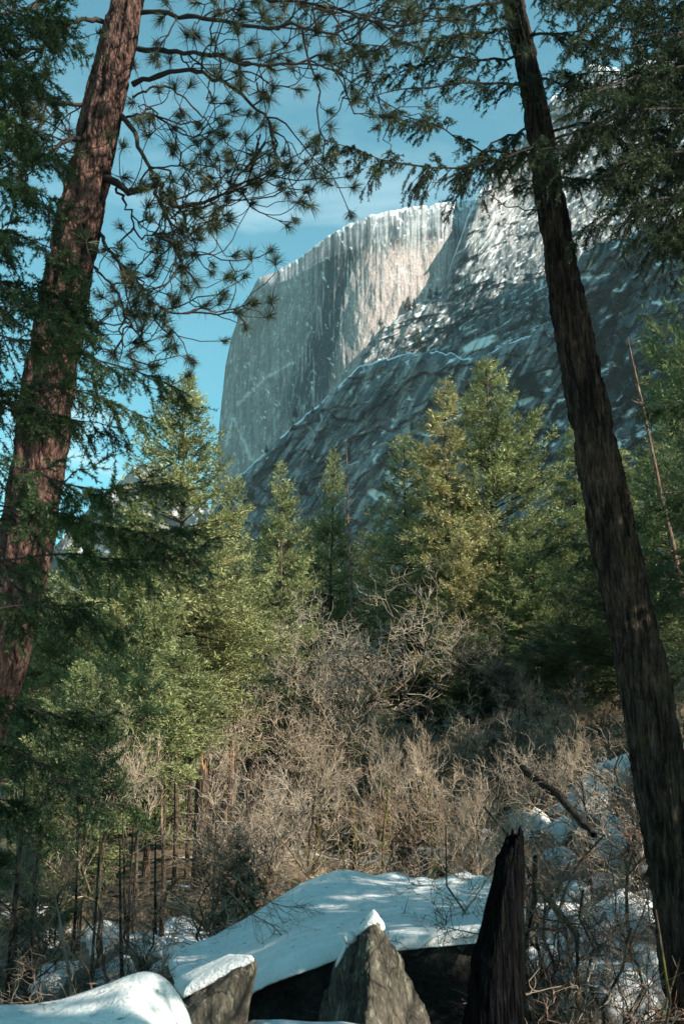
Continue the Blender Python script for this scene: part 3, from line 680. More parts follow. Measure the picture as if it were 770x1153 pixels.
# near charred stump
def char_stump():
    d = 6.6
    L_ = [(930, 570, 583), (937, 567, 587), (960, 565, 587.5), (965, 561, 588), (990, 557, 588), (1010, 552, 587.5), (1040, 546, 587.5), (1080, 536, 586), (1120, 532, 585), (1153, 527, 584), (1250, 514, 588), (1420, 500, 596)]
    n, sd = 150, 72
    py = np.linspace(1420, 931, n); lft = np.interp(py, [l[0] for l in L_], [l[1] for l in L_]); rgt = np.interp(py, [l[0] for l in L_], [l[2] for l in L_])
    c = (lft + rgt) / 2; w = (rgt - lft) / 2 / F * d
    C = P(c, py, d); a = np.arange(sd) * 2 * np.pi / sd
    A = np.repeat(a[None], n, 0); Z = np.repeat(C[:, 2][:, None], sd, 1)
    fur = ridged(v3(np.cos(A) * 5, np.sin(A) * 5, Z * 0.8), 7, 4); big = fbm(v3(np.cos(A) * 1.2, np.sin(A) * 1.2, Z * 2.2), 8, 4)
    k = 1 + 0.22 * (fur - 0.5) + 0.34 * (big - 0.5) + 0.16 * (fbm(v3(np.cos(A) * 3, np.sin(A) * 3, Z * 9), 12, 4) - .5)
    V = v3(C[:, 0][:, None] + np.cos(A) * w[:, None] * k, C[:, 1][:, None] + np.sin(A) * (0.6 * w[:, None] + .06) * k, Z)
    # jagged top: two prongs, the right one taller
    tt = np.linspace(0, 1, n)[:, None]; jag = fbm(v3(np.cos(A) * 3, np.sin(A) * 3, 0 * A), 9, 3)
    zt = P(575, 931, d)[2]
    V[..., 2] -= (ss(0.93, 1.0, tt) * (0.035 * (1 - np.cos(A)) + 0.12 * (jag - 0.3)))
    V[0, :, 2] -= 0.3
    I = np.arange(n * sd).reshape(n, sd); a_, b_ = I[:-1], I[1:]
    Fq = np.stack([a_, np.roll(a_, -1, 1), np.roll(b_, -1, 1), b_], -1).reshape(-1, 4)
    base = V[0].mean(0); o = thing('charred_stump', 'black charred tree stump with a jagged top at the right end of the snowy slab', 'stump', base)
    mb = MB().add(V - base, Fq)
    Vc = np.concatenate([V[-1], [V[-1].mean(0) - [0, 0, 0.12]]]) - base
    mb.add(Vc, np.array([[i, (i + 1) % sd, sd] for i in range(sd)]))
    link('trunk', mb.mesh('trunk', M_char), o)
    # small left prong
    pr = P(np.array([563, 561, 559.0]), np.array([1010, 990, 966.0]), d) - base; pr[:, 1] -= .02
    pp = resample(pr, 8); link('splinter', MB().add(*tubes(pp, np.linspace(.045, .012, 8), 7)).mesh('splinter', M_char), o)
char_stump()

# ------------------------------------------------------------------ big near trunks
def hero_trunk(path_px, d, name, label, mt, furrow, seed, nl=1100, sd=110, lip=0.02):
    pts = [P(x, y, d if np.isscalar(d) else dd) for (x, y, w), dd in zip(path_px, (d if not np.isscalar(d) else [d] * len(path_px)))]
    rr = [w / 2 / F * (d if np.isscalar(d) else dd) / (1 if True else 1) for (x, y, w), dd in zip(path_px, (d if not np.isscalar(d) else [d] * len(path_px)))]
    # off-axis rays are longer than d; widths are measured across
    C = resample(np.column_stack([np.array(pts), rr]), nl)
    ctr, r = C[:, :3], C[:, 3]
    T = nrm(np.gradient(ctr, axis=0)); A0 = nrm(np.cross(T, np.array([0, 1.0, 0]))); B0 = np.cross(T, A0)
    a = np.arange(sd) * 2 * np.pi / sd
    S = np.concatenate([[0], np.cumsum(np.linalg.norm(np.diff(ctr, axis=0), axis=1))])
    A, Sg = np.meshgrid(a, S)
    disp = furrow(np.cos(A), np.sin(A), Sg)
    R = r[:, None] * (1 + 0.05 * (fbm(v3(np.cos(A), np.sin(A), Sg * .6), seed, 3) - .5)) + disp
    V = ctr[:, None] + A0[:, None] * (np.cos(A) * R)[..., None] + B0[:, None] * (np.sin(A) * R)[..., None]
    I = np.arange(nl * sd).reshape(nl, sd); a_, b_ = I[:-1], I[1:]
    Fq = np.stack([a_, b_, np.roll(b_, -1, 1), np.roll(a_, -1, 1)], -1).reshape(-1, 4)
    base = ctr[0].copy(); o = thing(name, label, 'tree', base)
    link('trunk', MB().add(V - base, Fq).mesh('trunk', mt), o)
    return o, base
def fur_fir(c, s, l):
    w = fbm(v3(c * 1.5, s * 1.5, l * 1.4), 77, 3) * 1.6
    f = ridged(v3(c * 4.6 + w, s * 4.6, l * 2.0), 5, 4)
    g = ridged(v3(c * 8 + w, s * 8, l * 6), 6, 3)
    return (ss(0.5, 0.8, f) * -0.034 + (g - .5) * -0.024 + (fbm(v3(c * 10, s * 10, l * 9), 8, 4, .65) - .5) * 0.022)
def fur_pine(c, s, l):
    w = fbm(v3(c * 2, s * 2, l * 2.0), 78, 3)
    f = ridged(v3(c * 3.0 + w, s * 3.0 + w, l * 2.4), 15, 3)
    pl = fbm(v3(c * 5, s * 5, l * 7), 16, 3)
    return ss(0.55, 0.85, f) * -0.030 + np.floor(pl * 7) / 7 * 0.026 + (fbm(v3(c * 14, s * 14, l * 16), 18, 3) - .5) * 0.006
DR = 9.0
right_tree, RB = hero_trunk([(806, 1240, 70), (783, 1120, 67), (768, 1040, 64), (757, 960, 63), (745, 880, 63), (728, 780, 60), (706, 680, 58), (683, 570, 55), (664, 470, 52), (645, 375, 47), (630, 290, 42), (615, 200, 38), (602, 120, 34), (590, 60, 31), (578, 0, 29), (566, -80, 25), (552, -200, 20)],
    DR, 'fir_tree', 'leaning dark deep furrowed trunk crossing the right side from bottom to top', M_bark_fir, fur_fir, 3)
DL = 7.0
left_tree, LB = hero_trunk([(-200, 1420, 78), (-150, 1230, 72), (-96, 1040, 68), (-46, 890, 65), (-7, 760, 62), (14, 680, 61), (31, 600, 61), (47, 500, 62), (58, 420, 59), (72, 340, 56), (89, 250, 53), (104, 180, 50), (119, 110, 47), (133, 50, 44), (143, 0, 41), (156, -70, 37), (180, -220, 30)],
    DL, 'pine_tree', 'big reddish plated pine trunk leaning right along the left side', M_bark_pine, fur_pine, 4)

# ------------------------------------------------------------------ near branches
def polyrand(rng, o, d, ln, n=6, wob=0.12, bend=None):
    """batch of wandering polylines: o,d [B,3], ln [B]"""
    B = len(o); u = np.linspace(0, 1, n)
    c1, c2, c3 = (rng.normal(0, wob * k, (B, 1, 3)) for k in (0.55, 0.20, 0.10)); U = u[None, :, None]
    jit = np.cumsum(rng.normal(0, wob / n, (B, n, 3)), 1); jit[:, 0] = 0
    p = o[:, None] + (d[:, None] * U + c1 * U ** 2 + c2 * np.sin(U * 5.0) * U ** .5 + c3 * np.sin(U * 11.0) * U + 0.3 * jit * U * n * 0.5) * ln[:, None, None]
    if bend is not None: p = p + bend[:, None] * (u[None, :, None] ** 2) * ln[:, None, None]
    return p
def along(pts, bi, u):
    n = pts.shape[1]; uf = u * (n - 1); k = np.minimum(uf.astype(int), n - 2); f = (uf - k)[:, None]
    return pts[bi, k] * (1 - f) + pts[bi, k + 1] * f, nrm(pts[bi, k + 1] - pts[bi, k])
def needles(rng, pts, rate, ln, wd, cone=0.85, u0=0.0):
    """triangular needles along polylines pts [B,n,3]; rate per metre"""
    Lg = np.linalg.norm(np.diff(pts, axis=1), axis=2).sum(1)
    cnt = np.maximum(3, (Lg * rate).astype(int)); bi = np.repeat(np.arange(len(pts)), cnt); m = len(bi)
    o, T = along(pts, bi, rng.uniform(u0, 1, m))
    r = rng.normal(0, 1, (m, 3)); r = nrm(r - T * (r * T).sum(1, keepdims=True))
    d = nrm(T * rng.uniform(0.35, 0.9, (m, 1)) + r * cone)
    s = nrm(np.cross(d, rng.normal(0, 1, (m, 3)))) * wd * 0.5
    e = o + d * (ln * rng.uniform(0.7, 1.15, m))[:, None]
    V = np.stack([o - s, o + s, e], 1).reshape(-1, 3)
    return V, np.arange(3 * m).reshape(m, 3)

def fir_branch(parent, base, path, seed, r0=0.022, sec=34, sl=0.42, tert=7, rate=230, nl=0.024, nw=0.0042, hang=0.35, mt=None, flat=0.35, name='branch', u0=0.12, tl=0.13, fine=0.55):
    rng = np.random.default_rng(seed); mt = mt or M_fir
    pts = np.array([P(*p) for p in path]) - base
    main = resample(pts, 14)[None]
    main[0, 1:-1] += rng.normal(0, 0.012, (12, 3))
    w = MB(); w.add(*tubes(main[0], np.linspace(r0, 0.003, 14), 6))
    u = np.sort(rng.uniform(u0, 1, sec)); o, T = along(main, np.zeros(sec, int), u)
    side = nrm(np.cross(T, [0, 0, 1.0])) * rng.choice([-1, 1], sec)[:, None]
    d = nrm(T * rng.uniform(0.4, 1.0, (sec, 1)) + side * rng.uniform(0.35, 1.0, (sec, 1)) + v3(0, 0, 1)[None] * rng.normal(-hang * 0.5, flat, (sec, 1)))
    S = polyrand(rng, o, d, sl * (1.15 - 0.6 * u) * rng.uniform(0.45, 1.2, sec), 7, 0.25, v3(0, 0, -hang)[None].repeat(sec, 0))
    w.add(*tubes(S, np.linspace(0.005, 0.0018, 7)[None].repeat(sec, 0), 3))
    bi = np.repeat(np.arange(sec), tert); m = len(bi); u2 = rng.uniform(0.15, 1, m)
    o, T = along(S, bi, u2); side = nrm(np.cross(T, [0, 0, 1.0])) * rng.choice([-1, 1], m)[:, None]
    d = nrm(T * rng.uniform(0.5, 1.0, (m, 1)) + side * rng.uniform(0.3, 0.9, (m, 1)) + v3(0, 0, 1)[None] * rng.normal(-hang, 0.3, (m, 1)))
    Tt = polyrand(rng, o, d, tl * rng.uniform(0.45, 1.25, m), 4, 0.15, v3(0, 0, -hang * 0.6)[None].repeat(m, 0))
    w.add(*tubes(Tt, np.linspace(0.0022, 0.001, 4)[None].repeat(m, 0), 3))
    b = link(name, w.mesh(name, M_tw_black), parent)
    f = MB(); f.add(*needles(rng, Tt, rate, nl, nw)); f.add(*needles(rng, S, rate * fine, nl, nw, u0=0.35))
    link('needles', f.mesh('needles', mt, False), b)
    return b

def pine_branch(parent, base, path, seed, r0=0.028, nsub=11, sl=0.75, tips=3, up=0.35, dens=1.0, needle_l=0.115, u0=0.25, kids=True, twl=0.32):
    rng = np.random.default_rng(seed)
    pts = np.array([P(*p) for p in path]) - base
    main = resample(pts, 22)[None]; main[0, 1:-1] += rng.normal(0, 0.010, (20, 3))
    w = MB(); w.add(*tubes(main[0], np.linspace(r0, 0.006, 22) * (1 + 0.15 * rng.normal(0, 1, 22).clip(-1, 1)), 7))
    ends = [(main[0, -1], nrm(main[0, -1] - main[0, -3]))]
    if nsub:
        u = np.sort(rng.uniform(u0, 0.98, nsub)); o, T = along(main, np.zeros(nsub, int), u)
        r = rng.normal(0, 1, (nsub, 3)); r[:, 1] *= .7
        r = nrm(r - T * (r * T).sum(1, keepdims=True))
        d = nrm(T * 0.85 + r * 0.75)
        S = polyrand(rng, o, d, sl * rng.uniform(0.5, 1.2, nsub), 9, 0.55, v3(0, 0, up)[None] * rng.uniform(-0.6, 1.4, (nsub, 1)))
        w.add(*tubes(S, np.linspace(0.0085, 0.0042, 9)[None].repeat(nsub, 0), 4))
        bi = np.repeat(np.arange(nsub), tips); m = len(bi)
        o, T = along(S, bi, rng.uniform(0.25, 0.95, m))
        r = rng.normal(0, 1, (m, 3)); r = nrm(r - T * (r * T).sum(1, keepdims=True))
        d = nrm(T * 0.8 + r * 0.7)
        Q = polyrand(rng, o, d, twl * rng.uniform(0.5, 1.3, m), 7, 0.5, v3(0, 0, up + .15)[None] * rng.uniform(0, 1.6, (m, 1)))
        w.add(*tubes(Q, np.linspace(0.0052, 0.0034, 7)[None].repeat(m, 0), 3))
        for s_ in (S, Q):
            for q in s_: ends.append((q[-1], nrm(q[-1] - q[-2])))
    b = link('branch', w.mesh('branch', M_tw_black), parent)
    E = np.array([e[0] for e in ends]); D = np.array([e[1] for e in ends])
    n = int(100 * dens); bi = np.repeat(np.arange(len(E)), n); m = len(bi)
    r = rng.normal(0, 1, (m, 3)); d = nrm(D[bi] * rng.uniform(0.15, 1.35, (m, 1)) + nrm(r) * 0.85)
    o = E[bi] - D[bi] * rng.uniform(0, 0.05, (m, 1))
    sz = rng.uniform(0.5, 1.2, len(E))
    ln = needle_l * sz[bi] * rng.uniform(0.65, 1.1, m)
    s = nrm(np.cross(d, rng.normal(0, 1, (m, 3)))) * 0.0015
    mid = o + d * (ln * 0.55)[:, None]; e = o + d * ln[:, None]; e[:, 2] -= ln * 0.10
    V = np.stack([o - s, o + s, mid + s, mid - s, e], 1).reshape(-1, 3)
    k = np.arange(m)[:, None] * 5
    f = MB().add(V, np.concatenate([k, k + 1, k + 2, k + 3], 1)); f.F.append((np.concatenate([k + 3, k + 2, k + 4], 1))); f.M.append((m, 0))
    link('needles', f.mesh('needles', M_pine, False), b)
    return b

PB = [  # (path, nsub, sublength, tips, r0, up)
 ([(108, 200, 7.0), (130, 206, 6.9), (154, 216, 6.8), (180, 208, 6.75), (183, 224, 6.7), (197, 233, 6.7), (224, 228, 6.7), (255, 219, 6.8), (283, 205, 6.9)], 15, 0.55, 3, 0.030, 0.25, .35),
 ([(138, 130, 7.0), (150, 150, 6.9), (168, 188, 6.8), (182, 232, 6.7), (194, 262, 6.7), (204, 295, 6.6), (222, 318, 6.6)], 13, 0.5, 3, 0.020, 0.30, .3),
 ([(112, 262, 7.0), (128, 288, 6.9), (148, 312, 6.8), (172, 340, 6.8), (214, 352, 6.8), (232, 344, 6.8)], 9, 0.42, 3, 0.014, 0.4, .25),
 ([(150, 95, 7.0), (178, 84, 6.9), (210, 78, 6.8), (250, 93, 6.7), (290, 122, 6.6), (310, 150, 6.6), (312, 185, 6.6)], 10, 0.6, 3, 0.022, 0.15, .3),
 ([(156, 55, 7.0), (200, 58, 6.8), (250, 66, 6.6), (310, 72, 6.4), (372, 62, 6.3)], 10, 0.7, 3, 0.022, 0.15, .2),
 ([(160, 14, 7.0), (220, 18, 6.7), (290, 30, 6.4), (350, 32, 6.2), (400, 52, 6.0)], 11, 0.7, 3, 0.022, 0.1, .15),
 ([(164, -20, 7.0), (230, -10, 6.7), (300, -2, 6.4), (380, 10, 6.2), (430, 30, 6.0)], 10, 0.7, 3, 0.022, 0.0, .15),
 ([(150, 110, 7.0), (186, 96, 7.1), (214, 118, 7.2), (247, 151, 7.3)], 0, 0, 0, 0.010, 0, .3),
 ([(128, 206, 7.0), (146, 240, 6.9), (160, 268, 6.9), (182, 262, 6.9), (200, 282, 6.9)], 7, 0.45, 3, 0.010, 0.3, .3),
 ([(106, 300, 7.0), (132, 330, 6.7), (150, 372, 6.6), (170, 395, 6.5)], 7, 0.42, 3, 0.010, 0.3, .3),
 ([(128, 140, 7.0), (165, 128, 7.2), (205, 150, 7.4), (235, 158, 7.5)], 7, 0.45, 3, 0.012, 0.3, .3),
 ([(112, 150, 7.0), (80, 158, 6.8), (45, 176, 6.6), (-10, 192, 6.4)], 9, 0.5, 3, 0.022, 0.1, .2),
 ([(118, 108, 7.0), (82, 118, 6.9), (30, 112, 6.7), (-20, 135, 6.5)], 9, 0.55, 3, 0.022, 0.1, .2),
 ([(130, 28, 7.0), (98, 22, 6.9), (62, 42, 6.7), (15, 66, 6.5), (-20, 90, 6.4)], 9, 0.6, 3, 0.022, 0.1, .2),
 ([(136, -10, 7.0), (90, -10, 6.8), (30, 10, 6.5), (-30, 22, 6.3)], 10, 0.6, 3, 0.022, 0.0, .2),
]
for i, (path, ns, sl, tp, r0, up, u0) in enumerate(PB):
    pine_branch(left_tree, LB, path, 100 + i, r0, ns, sl, tp, up, u0=u0)

FB = [  # right fir: paths
 ([(603, 96, 9.0), (560, 94, 8.6), (500, 96, 8.2), (440, 103, 7.9), (392, 118, 7.7)], 26, .40, .35),
 ([(700, 125, 7.6), (640, 150, 7.5), (570, 178, 7.4), (520, 190, 7.3), (462, 187, 7.2), (420, 172, 7.1), (372, 160, 7.0)], 58, .42, .75),
 ([(612, 182, 9.0), (575, 172, 8.4), (535, 165, 8.0), (495, 142, 7.7), (440, 128, 7.4)], 36, .36, .45),
 ([(588, 30, 9.0), (530, 40, 8.3), (470, 48, 7.8), (410, 52, 7.4), (370, 66, 7.2)], 40, .45, .5),
 ([(582, 0, 9.0), (520, 8, 8.2), (455, 12, 7.6), (395, 18, 7.2), (350, 8, 7.0)], 42, .5, .5),
 ([(592, 62, 9.0), (545, 68, 8.6), (500, 66, 8.2), (455, 80, 8.0), (410, 84, 7.8)], 34, .42, .4),
 ([(572, -40, 9.0), (520, -30, 8.2), (470, -20, 7.6), (420, -22, 7.2)], 38, .55, .5),
 ([(607, 140, 9.0), (575, 150, 8.7), (545, 170, 8.4), (520, 200, 8.2), (508, 238, 8.1)], 26, .32, .5),
 ([(625, 236, 9.0), (604, 236, 8.9), (570, 231, 8.8), (548, 215, 8.8), (538, 202, 8.8)], 6, .16, .2),
 ([(622, 215, 8.8), (606, 208, 8.3), (592, 206, 8.0), (578, 212, 7.9)], 12, .18, .15),
 ([(606, 88, 9.0), (640, 96, 8.4), (690, 100, 7.9), (750, 92, 7.4), (810, 100, 7.0)], 40, .48, .4),
 ([(613, 150, 9.0), (650, 140, 8.6), (700, 150, 8.2), (760, 140, 7.8), (820, 150, 7.5)], 42, .45, .4),
 ([(596, 40, 9.0), (640, 40, 8.4), (690, 55, 7.9), (750, 50, 7.4), (810, 60, 7.2)], 44, .5, .4),
 ([(620, 196, 9.0), (655, 205, 8.7), (700, 200, 8.4), (750, 215, 8.2)], 30, .36, .4),
 ([(584, -10, 9.0), (640, -6, 8.3), (700, 10, 7.7), (770, 5, 7.3)], 44, .55, .4),
]
for i, (path, ns, sl, hg) in enumerate(FB):
    ns = int(ns * 1.3) if ns > 10 else ns
    fir_branch(right_tree, RB, path, 300 + i, 0.016 if i != 8 else .008, ns, sl * .85, 9 if i != 8 else 2, hang=hg * .7, rate=420, nl=.024, nw=.0055, tl=.085, fine=.1)

# neighbouring fir whose trunk stands just outside the right edge
o = thing('fir_tree', 'fir just outside the right edge whose dark boughs fill the upper right corner', 'tree', P(905, 1150, 7.4))
ob = np.array(o.location)
tp = np.array([P(905, 1290, 7.4), P(900, 800, 7.4), P(893, 400, 7.4), P(885, 0, 7.4), P(878, -300, 7.4), P(872, -900, 7.4)])
link('trunk', MB().add(*tubes(resample(tp, 40) - ob, np.linspace(.26, .09, 40), 16)).mesh('trunk', M_bark_fir), o)
NB = [
 [(888, 20, 7.4), (820, 30, 7.0), (750, 40, 6.6), (690, 30, 6.3), (640, 48, 6.1)],
 [(889, 70, 7.4), (820, 84, 7.0), (760, 76, 6.7), (700, 92, 6.4), (655, 110, 6.2)],
 [(890, 120, 7.4), (830, 118, 7.1), (760, 122, 6.8), (700, 130, 6.6), (640, 160, 6.4), (600, 170, 6.3)],
 [(890, 170, 7.4), (830, 160, 7.0), (780, 168, 6.8), (720, 176, 6.6), (665, 205, 6.4)],
 [(891, 215, 7.4), (830, 215, 7.0), (770, 222, 6.8), (710, 232, 6.6), (668, 248, 6.5)],
 [(892, -30, 7.4), (820, -20, 6.9), (750, -10, 6.5), (690, 0, 6.2), (620, 6, 6.0)],
 [(892, 250, 7.4), (840, 258, 7.6), (790, 262, 7.8), (745, 270, 8.0)],
 [(888, 40, 7.4), (830, 55, 7.7), (770, 60, 8.0), (715, 70, 8.3)],
 [(889, 140, 7.4), (830, 150, 7.7), (770, 148, 8.0), (720, 165, 8.3)],
 [(893, 195, 7.4), (850, 190, 7.2), (800, 196, 7.0), (750, 190, 6.9), (700, 208, 6.8)],
 [(885, -70, 7.4), (810, -60, 7.0), (730, -40, 6.8), (650, -45, 6.6)],
 [(889, 95, 7.4), (840, 100, 7.6), (780, 104, 7.9), (720, 110, 8.2), (670, 130, 8.4)],
 [(888, 60, 7.4), (830, 66, 7.7), (770, 84, 8.0), (700, 80, 8.3), (640, 84, 8.6)],
 [(890, 185, 7.4), (840, 182, 7.7), (790, 180, 8.0), (740, 185, 8.3), (690, 190, 8.5)],
 [(888, 10, 7.4), (830, 10, 7.8), (760, 20, 8.2), (690, 14, 8.5)],
 [(891, 235, 7.4), (840, 236, 7.0), (800, 240, 6.9), (755, 250, 6.8), (725, 262, 6.8)],
]
for i, p in enumerate(NB): fir_branch(o, ob, p, 400 + i, 0.02, 62, .5, 10, hang=.35, rate=360, nl=.025, nw=.006, tl=.09, fine=.15)
# boughs above the picture: they shade the boulders
for i, p in enumerate([[(890, -200, 7.4), (860, -190, 6.8), (830, -170, 6.2)], [(880, -330, 7.4), (820, -320, 8.2), (760, -300, 9.0)], [(880, -420, 7.4), (790, -400, 7.2), (690, -380, 7.0)],
                       [(880, -260, 7.4), (790, -240, 7.2), (700, -230, 7.0)]]):
    fir_branch(o, ob, p, 440 + i, 0.02, 50, .7, 8, hang=.35, rate=120, nw=.006)
# lower green boughs on the right
o2 = thing('fir_tree', 'fir outside the right edge whose green boughs hang low across the leaning trunk', 'tree', P(960, 1010, 11.5)); ob2 = np.array(o2.location)
tp = np.array([P(960, 1150, 11.5), P(950, 700, 11.5), P(940, 300, 11.5), P(930, -300, 11.5)])
link('trunk', MB().add(*tubes(resample(tp, 40) - ob2, np.linspace(.3, .1, 40), 16)).mesh('trunk', M_bark_fir), o2)
for i, p in enumerate([[(948, 600, 11.5), (850, 600, 11.4), (770, 622, 11.3), (700, 628, 11.2), (640, 612, 11.2), (610, 620, 11.2)], [(948, 560, 11.5), (850, 540, 11.4), (780, 560, 11.3), (730, 575, 11.2)],
                       [(946, 690, 11.5), (850, 670, 11.4), (780, 660, 11.3), (710, 668, 11.2), (660, 660, 11.2)], [(946, 480, 11.5), (850, 440, 11.4), (790, 450, 11.3), (740, 462, 11.2)],
                       [(946, 640, 11.5), (850, 640, 10.8), (780, 648, 10.4), (730, 640, 10.2)]]):
    fir_branch(o2, ob2, p, 470 + i, 0.022, 60, .62, 8, hang=.15, rate=150, nl=.035, nw=.009, mt=M_cedar, tl=.18)

# cedar with its trunk outside the left edge
o3 = thing('cedar_tree', 'cedar outside the left edge whose soft green sprays cross the pine trunk', 'tree', P(-190, 1290, 5.4)); ob3 = np.array(o3.location)
tp = np.array([P(-190, 1450, 5.4), P(-186, 900, 5.4), P(-182, 300, 5.4), P(-178, -200, 5.4)])
link('trunk', MB().add(*tubes(resample(tp, 40) - ob3, np.linspace(.24, .1, 40), 16)).mesh('trunk', M_bark), o3)
CB = [
 [(-184, 380, 5.4), (-60, 372, 5.2), (40, 384, 5.1), (95, 397, 5.1), (150, 420, 5.1), (215, 446, 5.2)],
 [(-184, 520, 5.4), (-60, 516, 5.0), (30, 530, 4.8), (90, 548, 4.7), (140, 556, 4.7), (185, 545, 4.7)],
 [(-184, 600, 5.4), (-60, 590, 5.1), (30, 572, 4.9), (90, 585, 4.8), (150, 600, 4.8), (205, 596, 4.8)],
 [(-184, 660, 5.4), (-60, 640, 5.1), (40, 622, 4.9), (110, 626, 4.8), (180, 628, 4.8), (235, 618, 4.8)],
 [(-184, 440, 5.4), (-80, 440, 5.6), (10, 455, 5.7), (70, 468, 5.7), (130, 482, 5.8)],
 [(-184, 330, 5.4), (-80, 330, 5.2), (0, 346, 5.1), (45, 352, 5.0), (90, 366, 5.0)],
 [(-184, 250, 5.4), (-80, 245, 5.2), (-10, 262, 5.0), (40, 270, 5.0), (82, 292, 5.0)],
 [(-184, 190, 5.4), (-80, 180, 5.2), (-10, 200, 5.0), (35, 214, 4.9), (70, 230, 4.9)],
 [(-184, 130, 5.4), (-80, 120, 5.2), (-10, 130, 5.0), (40, 150, 4.9)],
 [(-184, 60, 5.4), (-80, 60, 5.2), (-10, 66, 5.0), (50, 84, 4.9)],
 [(-184, 90, 5.4), (-80, 90, 5.6), (0, 98, 5.8), (60, 112, 5.9)],
 [(-184, 160, 5.4), (-80, 150, 5.7), (0, 165, 5.9), (66, 180, 6.0)],
 [(-184, 40, 5.4), (-80, 30, 5.7), (0, 34, 5.9), (76, 44, 6.0)],
 [(-184, 560, 5.4), (-60, 560, 5.6), (40, 576, 5.8), (120, 590, 5.9), (170, 606, 6.0)],
 [(-184, 10, 5.4), (-80, 0, 5.2), (-10, 10, 5.0), (60, 18, 4.9)],
 [(-184, 740, 5.4), (-60, 700, 5.6), (30, 680, 5.7), (80, 690, 5.8), (130, 712, 5.9)],
 [(-184, 820, 6.0), (-60, 820, 6.2), (20, 846, 6.2), (70, 880, 6.2), (105, 903, 6.2), (150, 906, 6.2)],
 [(-184, 760, 6.0), (-60, 770, 6.2), (20, 792, 6.4), (70, 806, 6.5), (110, 812, 6.6)],
 [(-184, 900, 6.0), (-60, 890, 6.4), (20, 905, 6.6), (60, 930, 6.7)],
 [(-184, 350, 5.4), (-60, 420, 5.9), (0, 440, 6.1), (60, 438, 6.2), (120, 450, 6.3), (165, 470, 6.4)],
 [(-184, 300, 5.4), (-60, 310, 5.4), (10, 322, 5.4), (60, 330, 5.4), (100, 352, 5.4)],
]
for i, p in enumerate(CB):
    fir_branch(o3, ob3, p, 500 + i, 0.010, 36, .31, 9, hang=.26, rate=230, nl=.026, nw=.0075, mt=M_cedar, flat=.38, tl=.12, u0=.32)

# ------------------------------------------------------------------ bare broadleaf trees
def make_bare(seed, H, spread, stems=1, lv=(7, 6, 6, 4), tr=0.10, up=0.5, wob=0.5, tw=0.006, taper=0.75, first=0.25):
    """everything normalised to H metres tall. returns trunk MB, twig MB"""
    rng = np.random.default_rng(seed)
    az = rng.random(stems) * 6.28; ln = H * rng.uniform(0.6, 0.8, stems)
    o = v3(0.12 * np.cos(az), 0.12 * np.sin(az), np.full(stems, -0.3)) * (1 if stems > 1 else 0.3)
    tilt = (0.15 if stems == 1 else 0.45)
    d = nrm(v3(np.cos(az) * tilt * rng.uniform(.4, 1, stems), np.sin(az) * tilt * rng.uniform(.4, 1, stems), np.ones(stems)))
    n0 = 12
    cur = polyrand(rng, o, d, ln, n0, wob * 0.7); r0 = np.full(stems, tr); rs = r0[:, None] * (1 - 0.6 * np.linspace(0, 1, n0))[None]
    trunk = MB(); twig = MB(); trunk.add(*tubes(cur, rs, 8))
    length = ln; 
    for li, k in enumerate(lv):
        B = len(cur); bi = np.repeat(np.arange(B), k); m = len(bi)
        u = rng.uniform(first if li == 0 else 0.2, 1.0, m)
        o, T = along(cur, bi, u)
        r = rng.normal(0, 1, (m, 3)); r = nrm(r - T * (r * T).sum(1, keepdims=True))
        d = nrm(T * rng.uniform(0.5, 1.0, (m, 1)) + r * spread * rng.uniform(0.6, 1.2, (m, 1)) + v3(0, 0, 1)[None] * up * 0.3)
        length = length[bi] * rng.uniform(0.35, 0.68, m) * (1.15 - 0.35 * u)
        n = (9, 7, 5, 4, 4)[li]
        nr = np.array([np.interp(uu, np.linspace(0, 1, rs.shape[1]), rs[b]) for uu, b in zip(u, bi)]) * 0.6 if li < 2 else np.full(m, (0, 0, tw * 1.1, tw * 0.75, tw * .6)[li])
        nr = np.maximum(nr, tw)
        cur = polyrand(rng, o, d, length, n, wob, v3(0, 0, up * 0.35)[None].repeat(m, 0))
        rs = nr[:, None] * (1 - taper * np.linspace(0, 1, n))[None]
        (trunk if li < 1 else twig).add(*tubes(cur, rs, (6, 4, 3, 3, 3)[li]))
    return trunk, twig
BK = {
 'crown': dict(seed=21, H=8, spread=1.0, stems=1, lv=(13, 8, 6, 3), tr=0.16, up=0.2, wob=.45, tw=0.010, first=.35),
 'thick': dict(seed=22, H=6, spread=0.85, stems=3, lv=(7, 5, 4, 2), tr=0.085, up=0.4, wob=.4, tw=0.012, first=.35),
 'thick2': dict(seed=23, H=6, spread=0.9, stems=2, lv=(8, 6, 4, 2), tr=0.10, up=0.35, wob=.4, tw=0.012, first=.35),
 'lone':  dict(seed=24, H=7, spread=0.8, stems=1, lv=(7, 6, 6, 4), tr=0.10, up=0.5, wob=.32, tw=0.007, first=.35),
 'brush': dict(seed=25, H=3, spread=0.9, stems=5, lv=(4, 4, 4, 3), tr=0.022, up=0.4, tw=0.005, wob=.45, first=.1),
 'brush2': dict(seed=26, H=3, spread=1.0, stems=4, lv=(5, 4, 4, 3), tr=0.026, up=0.25, tw=0.005, wob=.5, first=.1),
 'gnarl': dict(seed=27, H=4, spread=0.9, stems=1, lv=(6, 6, 5, 4), tr=0.085, up=0.3, tw=0.005, wob=.9, first=.3),
}
bare_cache = {}
